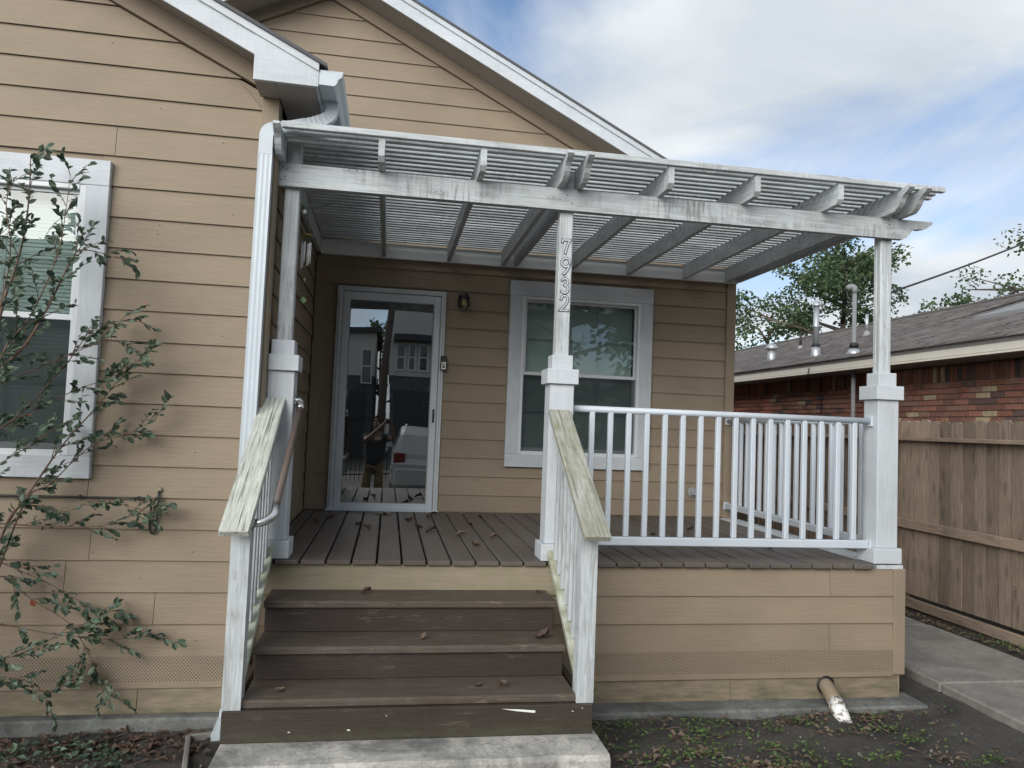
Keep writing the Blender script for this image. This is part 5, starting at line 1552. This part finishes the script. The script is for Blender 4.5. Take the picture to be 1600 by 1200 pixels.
# white car, tail towards the house
car = empty('car', (1.75, -11.6, -0.885), 'white hatchback parked nose to the street', 'car')
prof = [(-9.45, -0.50), (-9.40, -0.10), (-9.50, 0.02), (-9.52, 0.12), (-9.75, 0.55), (-9.98, 0.70), (-10.6, 0.745), (-11.4, 0.73), (-12.1, 0.60), (-12.85, 0.20), (-13.6, 0.08), (-13.95, -0.05), (-14.02, -0.35), (-13.95, -0.62), (-9.55, -0.62)]
def halfw(z): return 0.90 - max(0, z - 0.05) * 0.32 - (0.03 if z < -0.5 else 0)
V, F = [], []
n = len(prof)
for sx in (-1, -0.86, 0.86, 1):
    for (yy, z) in prof:
        inset = 0 if abs(sx) < 1 else 0.03
        zz = z - (0.03 if abs(sx) == 1 and z > 0.3 else 0)
        V.append((1.75 + halfw(z) * sx, yy - (0.04 if abs(sx) == 1 and yy > -10 else 0), zz))
for s in range(3):
    for i in range(n): F.append([s * n + i, s * n + (i + 1) % n, (s + 1) * n + (i + 1) % n, (s + 1) * n + i])
F += [list(range(n)), [3 * n + i for i in range(n)][::-1]]
mk('body', V, F, 'car_paint', car)
def carpanel(name, pts, mat, par=car): return mk(name, pts, [list(range(len(pts)))], mat, par)
carpanel('rear_window', [(1.10, -9.66, 0.16), (2.40, -9.66, 0.16), (2.28, -9.87, 0.58), (1.22, -9.87, 0.58)], 'dark_window')
boxes('rear_bumper', [((0.90, -9.52, -0.56), (2.60, -9.36, -0.18))], 'car_paint', car, 0.04)
for sx in (-1, 1):
    xo = 1.75 + sx * 0.62
    box('tail_light', (min(xo, xo + sx * 0.25), -9.53, -0.08), (max(xo, xo + sx * 0.25), -9.42, 0.14), 'red_lens', car, 0.02)
    carpanel('side_window', [(1.75 + sx * 0.845, -10.2, 0.22), (1.75 + sx * 0.845, -12.3, 0.22), (1.75 + sx * 0.73, -11.9, 0.58), (1.75 + sx * 0.73, -10.35, 0.62)], 'dark_window')
    for yy in (-10.35, -13.1):
        wh = lathe('wheel', [(0.20, -0.10), (0.315, -0.10), (0.325, -0.05), (0.325, 0.05), (0.315, 0.10), (0.20, 0.10)], (1.75 + sx * 0.80, yy, -0.56), 'rubber', car, 22, 'X')
        lathe('rim', [(0.20, -0.105), (0.20, 0.105)], (1.75 + sx * 0.80, yy, -0.56), 'galvanised', wh, 18, 'X')
    box('mirror', (1.75 + sx * 0.98 - 0.09, -12.25, 0.16), (1.75 + sx * 0.98 + 0.09, -12.15, 0.30), 'car_paint', car, 0.02)
    box('roof_bar', (1.75 + sx * 0.55 - 0.015, -11.6, 0.75), (1.75 + sx * 0.55 + 0.015, -10.2, 0.785), 'galvanised', car, 0.008)
box('licence_plate', (1.60, -9.365, -0.30), (1.90, -9.355, -0.16), 'paint_chip', car)

# the person taking the picture (stands behind the lens, seen only as a reflection)
pe = empty('person', (0.52, -7.62, -0.9), 'person in dark shirt and patterned trousers holding a phone up', 'person')


def skin_body(name, chains, mat, parent, sub=2):
    V, E, Rr = [], [], []
    idx = {}
    for ch in chains:
        prev = None
        for (nm, p_, r_) in ch:
            if nm in idx: k_ = idx[nm]
            else:
                k_ = len(V); idx[nm] = k_; V.append(Vector(p_) - wloc(parent)); Rr.append(r_)
            if prev is not None: E.append((prev, k_))
            prev = k_
    me = bpy.data.meshes.new(name); me.from_pydata(V, E, []); me.materials.append(MATS[mat])
    o = bpy.data.objects.new(name, me); col.objects.link(o); o.parent = parent
    sk = o.modifiers.new('skin', 'SKIN'); sk.use_smooth_shade = True
    for i, v in enumerate(me.skin_vertices[0].data):
        v.radius = (Rr[i], Rr[i] * (0.78 if Rr[i] > 0.1 else 1)); v.use_root = (i == 0)
    sb = o.modifiers.new('subdivision', 'SUBSURF'); sb.levels = sb.render_levels = sub
    return o


PX, PY, PZ = 0.50, -7.62, -0.9
def q(x, y, z): return (PX + x, PY + y, PZ + z)
chains = [[('pel', q(0, 0, 0.95), 0.15), ('wai', q(0, 0.0, 1.10), 0.14), ('che', q(0, 0.01, 1.32), 0.165), ('nec0', q(0, 0.01, 1.48), 0.075), ('nec', q(0, 0.03, 1.54), 0.058), ('hea', q(0, 0.05, 1.64), 0.088), ('cro', q(0, 0.04, 1.73), 0.078)]]
for s, n_ in ((-1, 'l'), (1, 'r')):
    chains.append([('pel', 0, 0), ('hip' + n_, q(0.10 * s, 0, 0.90), 0.105), ('kne' + n_, q(0.12 * s, 0.02, 0.50), 0.068), ('ank' + n_, q(0.12 * s, -0.01, 0.09), 0.042), ('toe' + n_, q(0.13 * s, 0.17, 0.03), 0.032)])
    hx = 0.20 if s > 0 else 0.12
    wr = q(0.24 + (0.06 if s > 0 else -0.08), 0.40, 1.70 if s > 0 else 1.68)
    chains.append([('che', 0, 0), ('sho' + n_, q(0.19 * s, 0.01, 1.42), 0.062), ('elb' + n_, q(0.30 * s + (0.05 if s > 0 else 0.12), 0.20, 1.36), 0.045), ('wri' + n_, wr, 0.028), ('pal' + n_, (wr[0] - 0.01 * s, wr[1] + 0.03, wr[2] + 0.04), 0.030)])
    for f_ in range(4):
        a = (wr[0] - 0.012 * s, wr[1] + 0.045, wr[2] + 0.035 + 0.018 * f_)
        chains.append([('pal' + n_, 0, 0), ('f%s%d' % (n_, f_), (a[0] - 0.02 * s, a[1] + 0.018, a[2]), 0.009), ('g%s%d' % (n_, f_), (a[0] - 0.045 * s, a[1] + 0.022, a[2] + 0.004), 0.008)])
    chains.append([('pal' + n_, 0, 0), ('t' + n_, (wr[0] - 0.02 * s, wr[1] + 0.005, wr[2] + 0.06), 0.010), ('u' + n_, (wr[0] - 0.045 * s, wr[1] + 0.0, wr[2] + 0.075), 0.009)])
skin_body('body', chains, 'skin', pe)
tor = [[('a', q(0, 0, 0.80), 0.20), ('b', q(0, 0, 1.08), 0.185), ('c', q(0, 0.01, 1.34), 0.195), ('d', q(0, 0.01, 1.47), 0.105)]]
for s, n_ in ((-1, 'l'), (1, 'r')): tor.append([('c', 0, 0), ('s' + n_, q(0.20 * s, 0.01, 1.41), 0.080), ('e' + n_, q(0.28 * s + (0.03 if s > 0 else 0.05), 0.11, 1.38), 0.066)])
skin_body('shirt', tor, 'shirt', pe)
tr_ = [[('a', q(0, 0, 1.02), 0.168)]]
for s, n_ in ((-1, 'l'), (1, 'r')): tr_.append([('a', 0, 0), ('h' + n_, q(0.10 * s, 0, 0.86), 0.118), ('k' + n_, q(0.12 * s, 0.02, 0.50), 0.095), ('n' + n_, q(0.12 * s, 0, 0.14), 0.082)])
skin_body('trousers', tr_, 'patterned_cloth', pe)
for s in (-1, 1): box('shoe', (PX + 0.12 * s - 0.048, PY - 0.08, PZ - 0.015), (PX + 0.13 * s + 0.05, PY + 0.21, PZ + 0.075), 'leather_black', pe, 0.025)
rgh = random.Random(9); V, F = [], []
for i in range(900):
    a = rgh.uniform(0, 6.28); e_ = rgh.uniform(-0.1, 1.45)
    d_ = Vector((math.cos(a) * math.cos(e_), math.sin(a) * math.cos(e_), math.sin(e_)))
    if d_.y > 0.55 and d_.z < 0.45: continue
    p_ = Vector(q(0, 0.035, 1.69)) + Vector((d_.x * 0.092, d_.y * 0.105, d_.z * 0.105)); t_ = p_ + d_ * rgh.uniform(0.02, 0.05) + Vector((rgh.uniform(-0.02, 0.02), rgh.uniform(-0.02, 0.02), -0.015))
    s_ = d_.cross(Vector((0, 0, 1))).normalized() * 0.008; k_ = len(V); V += [p_ - s_, p_ + s_, t_]; F.append([k_, k_ + 1, k_ + 2])
mk('hair', V, F, 'hair', pe)
for s in (-1, 1):
    lathe('eye', [(0.003, -0.012), (0.012, 0.0), (0.003, 0.012)], q(0.032 * s, 0.125, 1.655), 'paint_chip', pe, 8, 'Y')
    lathe('ear', [(0.006, -0.01), (0.022, 0), (0.006, 0.01)], q(0.092 * s, 0.04, 1.645), 'skin', pe, 8, 'X')
lathe('nose', [(0.018, -0.025), (0.013, 0.0), (0.005, 0.03)], q(0, 0.138, 1.635), 'skin', pe, 8)
boxes('mouth', [(q(-0.024, 0.118, 1.592), q(0.024, 0.134, 1.602))], 'red_lens', pe, 0.004)
boxes('shirt_print', [(q(-0.02 + 0.03 * i, 0.172, 1.36), q(-0.005 + 0.03 * i, 0.176, 1.42)) for i in range(4)], 'print_white', pe)
ph = box('phone', (0.665, -7.190, 0.775), (0.752, -7.180, 0.865), 'black_plastic', None, 0.004)
tag(ph, 'black phone held up in both hands by the person', 'phone')


# houses across the street
def townhouse(x0, x1, y0, h, label, wins, garage, rooftop, cat='house'):
    t = empty('townhouse', ((x0 + x1) / 2, y0 - 4, -0.9), label, cat)
    box('upper_wall', (x0, y0 - 8, 3.0), (x1, y0, h), 'town_white', t)
    box('lower_wall', (x0 + 0.05, y0 - 8, -0.92), (x1 - 0.05, y0 - 0.05, 2.999), 'town_stone', t)
    box('roof', (x0 - 0.3, y0 - 8.3, h + 0.001), (x1 + 0.3, y0 + 0.3, h + 0.25), 'town_dark', t)
    for (a, b, c, d_) in wins:
        f_ = boxes('window', [((a, y0 - 0.02, c), (a + 0.07, y0 + 0.05, d_)), ((b - 0.07, y0 - 0.02, c), (b, y0 + 0.05, d_)), ((a + 0.071, y0 - 0.02, d_ - 0.07), (b - 0.071, y0 + 0.05, d_)), ((a + 0.071, y0 - 0.02, c), (b - 0.071, y0 + 0.05, c + 0.07)),
                              ((a + 0.071, y0 - 0.02, (c + d_) / 2 - 0.03), (b - 0.071, y0 + 0.05, (c + d_) / 2 + 0.03))], 'paint_chip', t)
        box('pane', (a + 0.03, y0 - 0.01, c + 0.03), (b - 0.03, y0 + 0.02, d_ - 0.03), 'dark_window', f_)
    for (a, b, d_) in garage:
        box('garage_door', (a, y0 - 0.06, -0.9), (b, y0 + 0.0, d_), 'town_dark', t)
    for (a, b, z) in rooftop:
        box('canopy', (a, y0 + 0.001, z), (b, y0 + 0.7, z + 0.28), 'town_dark', t)
    return t


townhouse(0.70, 8.5, -28, 8.6, 'pale modern townhouse across the street with a row of three windows', [(1.05, 1.55, 3.25, 4.50), (1.70, 2.10, 3.25, 4.50), (2.25, 2.75, 3.25, 4.50), (4.2, 5.4, 3.25, 4.5), (6.2, 7.4, 3.25, 4.5), (4.2, 5.4, 5.8, 7.2)], [(0.95, 3.6, 2.35), (4.6, 7.2, 2.35)], [(0.85, 3.2, 4.58)])
townhouse(-7.5, -0.15, -30, 5.2, 'lower grey townhouse across the street with one tall window', [(-0.95, -0.32, 2.6, 4.4), (-3.0, -1.8, 2.9, 4.3)], [(-2.4, -0.6, 2.2)], [])
townhouse(-22, -9, -29, 7.0, 'wide pale house across the street at the far left', [(-20, -18.6, 3.4, 4.8), (-16, -14.6, 3.4, 4.8), (-12.4, -11, 3.4, 4.8)], [(-20, -17, 2.3)], [])
up_ = empty('utility_pole', (0.35, -18.5, -0.9), 'leaning wooden utility pole across the yard', 'utility pole')
tube('pole', [(0.33, -18.5, -0.95), (0.62, -18.5, 4.2), (0.85, -18.5, 9.0)], [0.17, 0.14, 0.11], 'pole_wood', up_, 12)
box('cross_arm', (-0.5, -18.66, 8.3), (2.1, -18.56, 8.45), 'pole_wood', up_)
cable('street_cable', (-30, -18.6, 8.2), (30, -18.6, 8.4), 0.5, 0.02, 'dark cable strung along the street poles')
tree((6.5, -16.5, G), 8.0, 3.0, 'leafy tree standing by the street behind the viewer', 31, 4200, 0.24, 10, 0.35)
tree((-11.5, -24.0, G), 6.5, 2.6, 'round leafy tree by the street on the far side of the yard', 33, 4000, 0.24, 9, 0.4)
tree((14.0, -22.0, G), 9.0, 3.2, 'tall leafy tree farther along the street', 36, 3600, 0.26, 9, 0.4)
tree((0.1, -36.0, G), 7.0, 2.0, 'dark tree standing between the two townhouses', 38, 1500, 0.26, 8, 0.4)
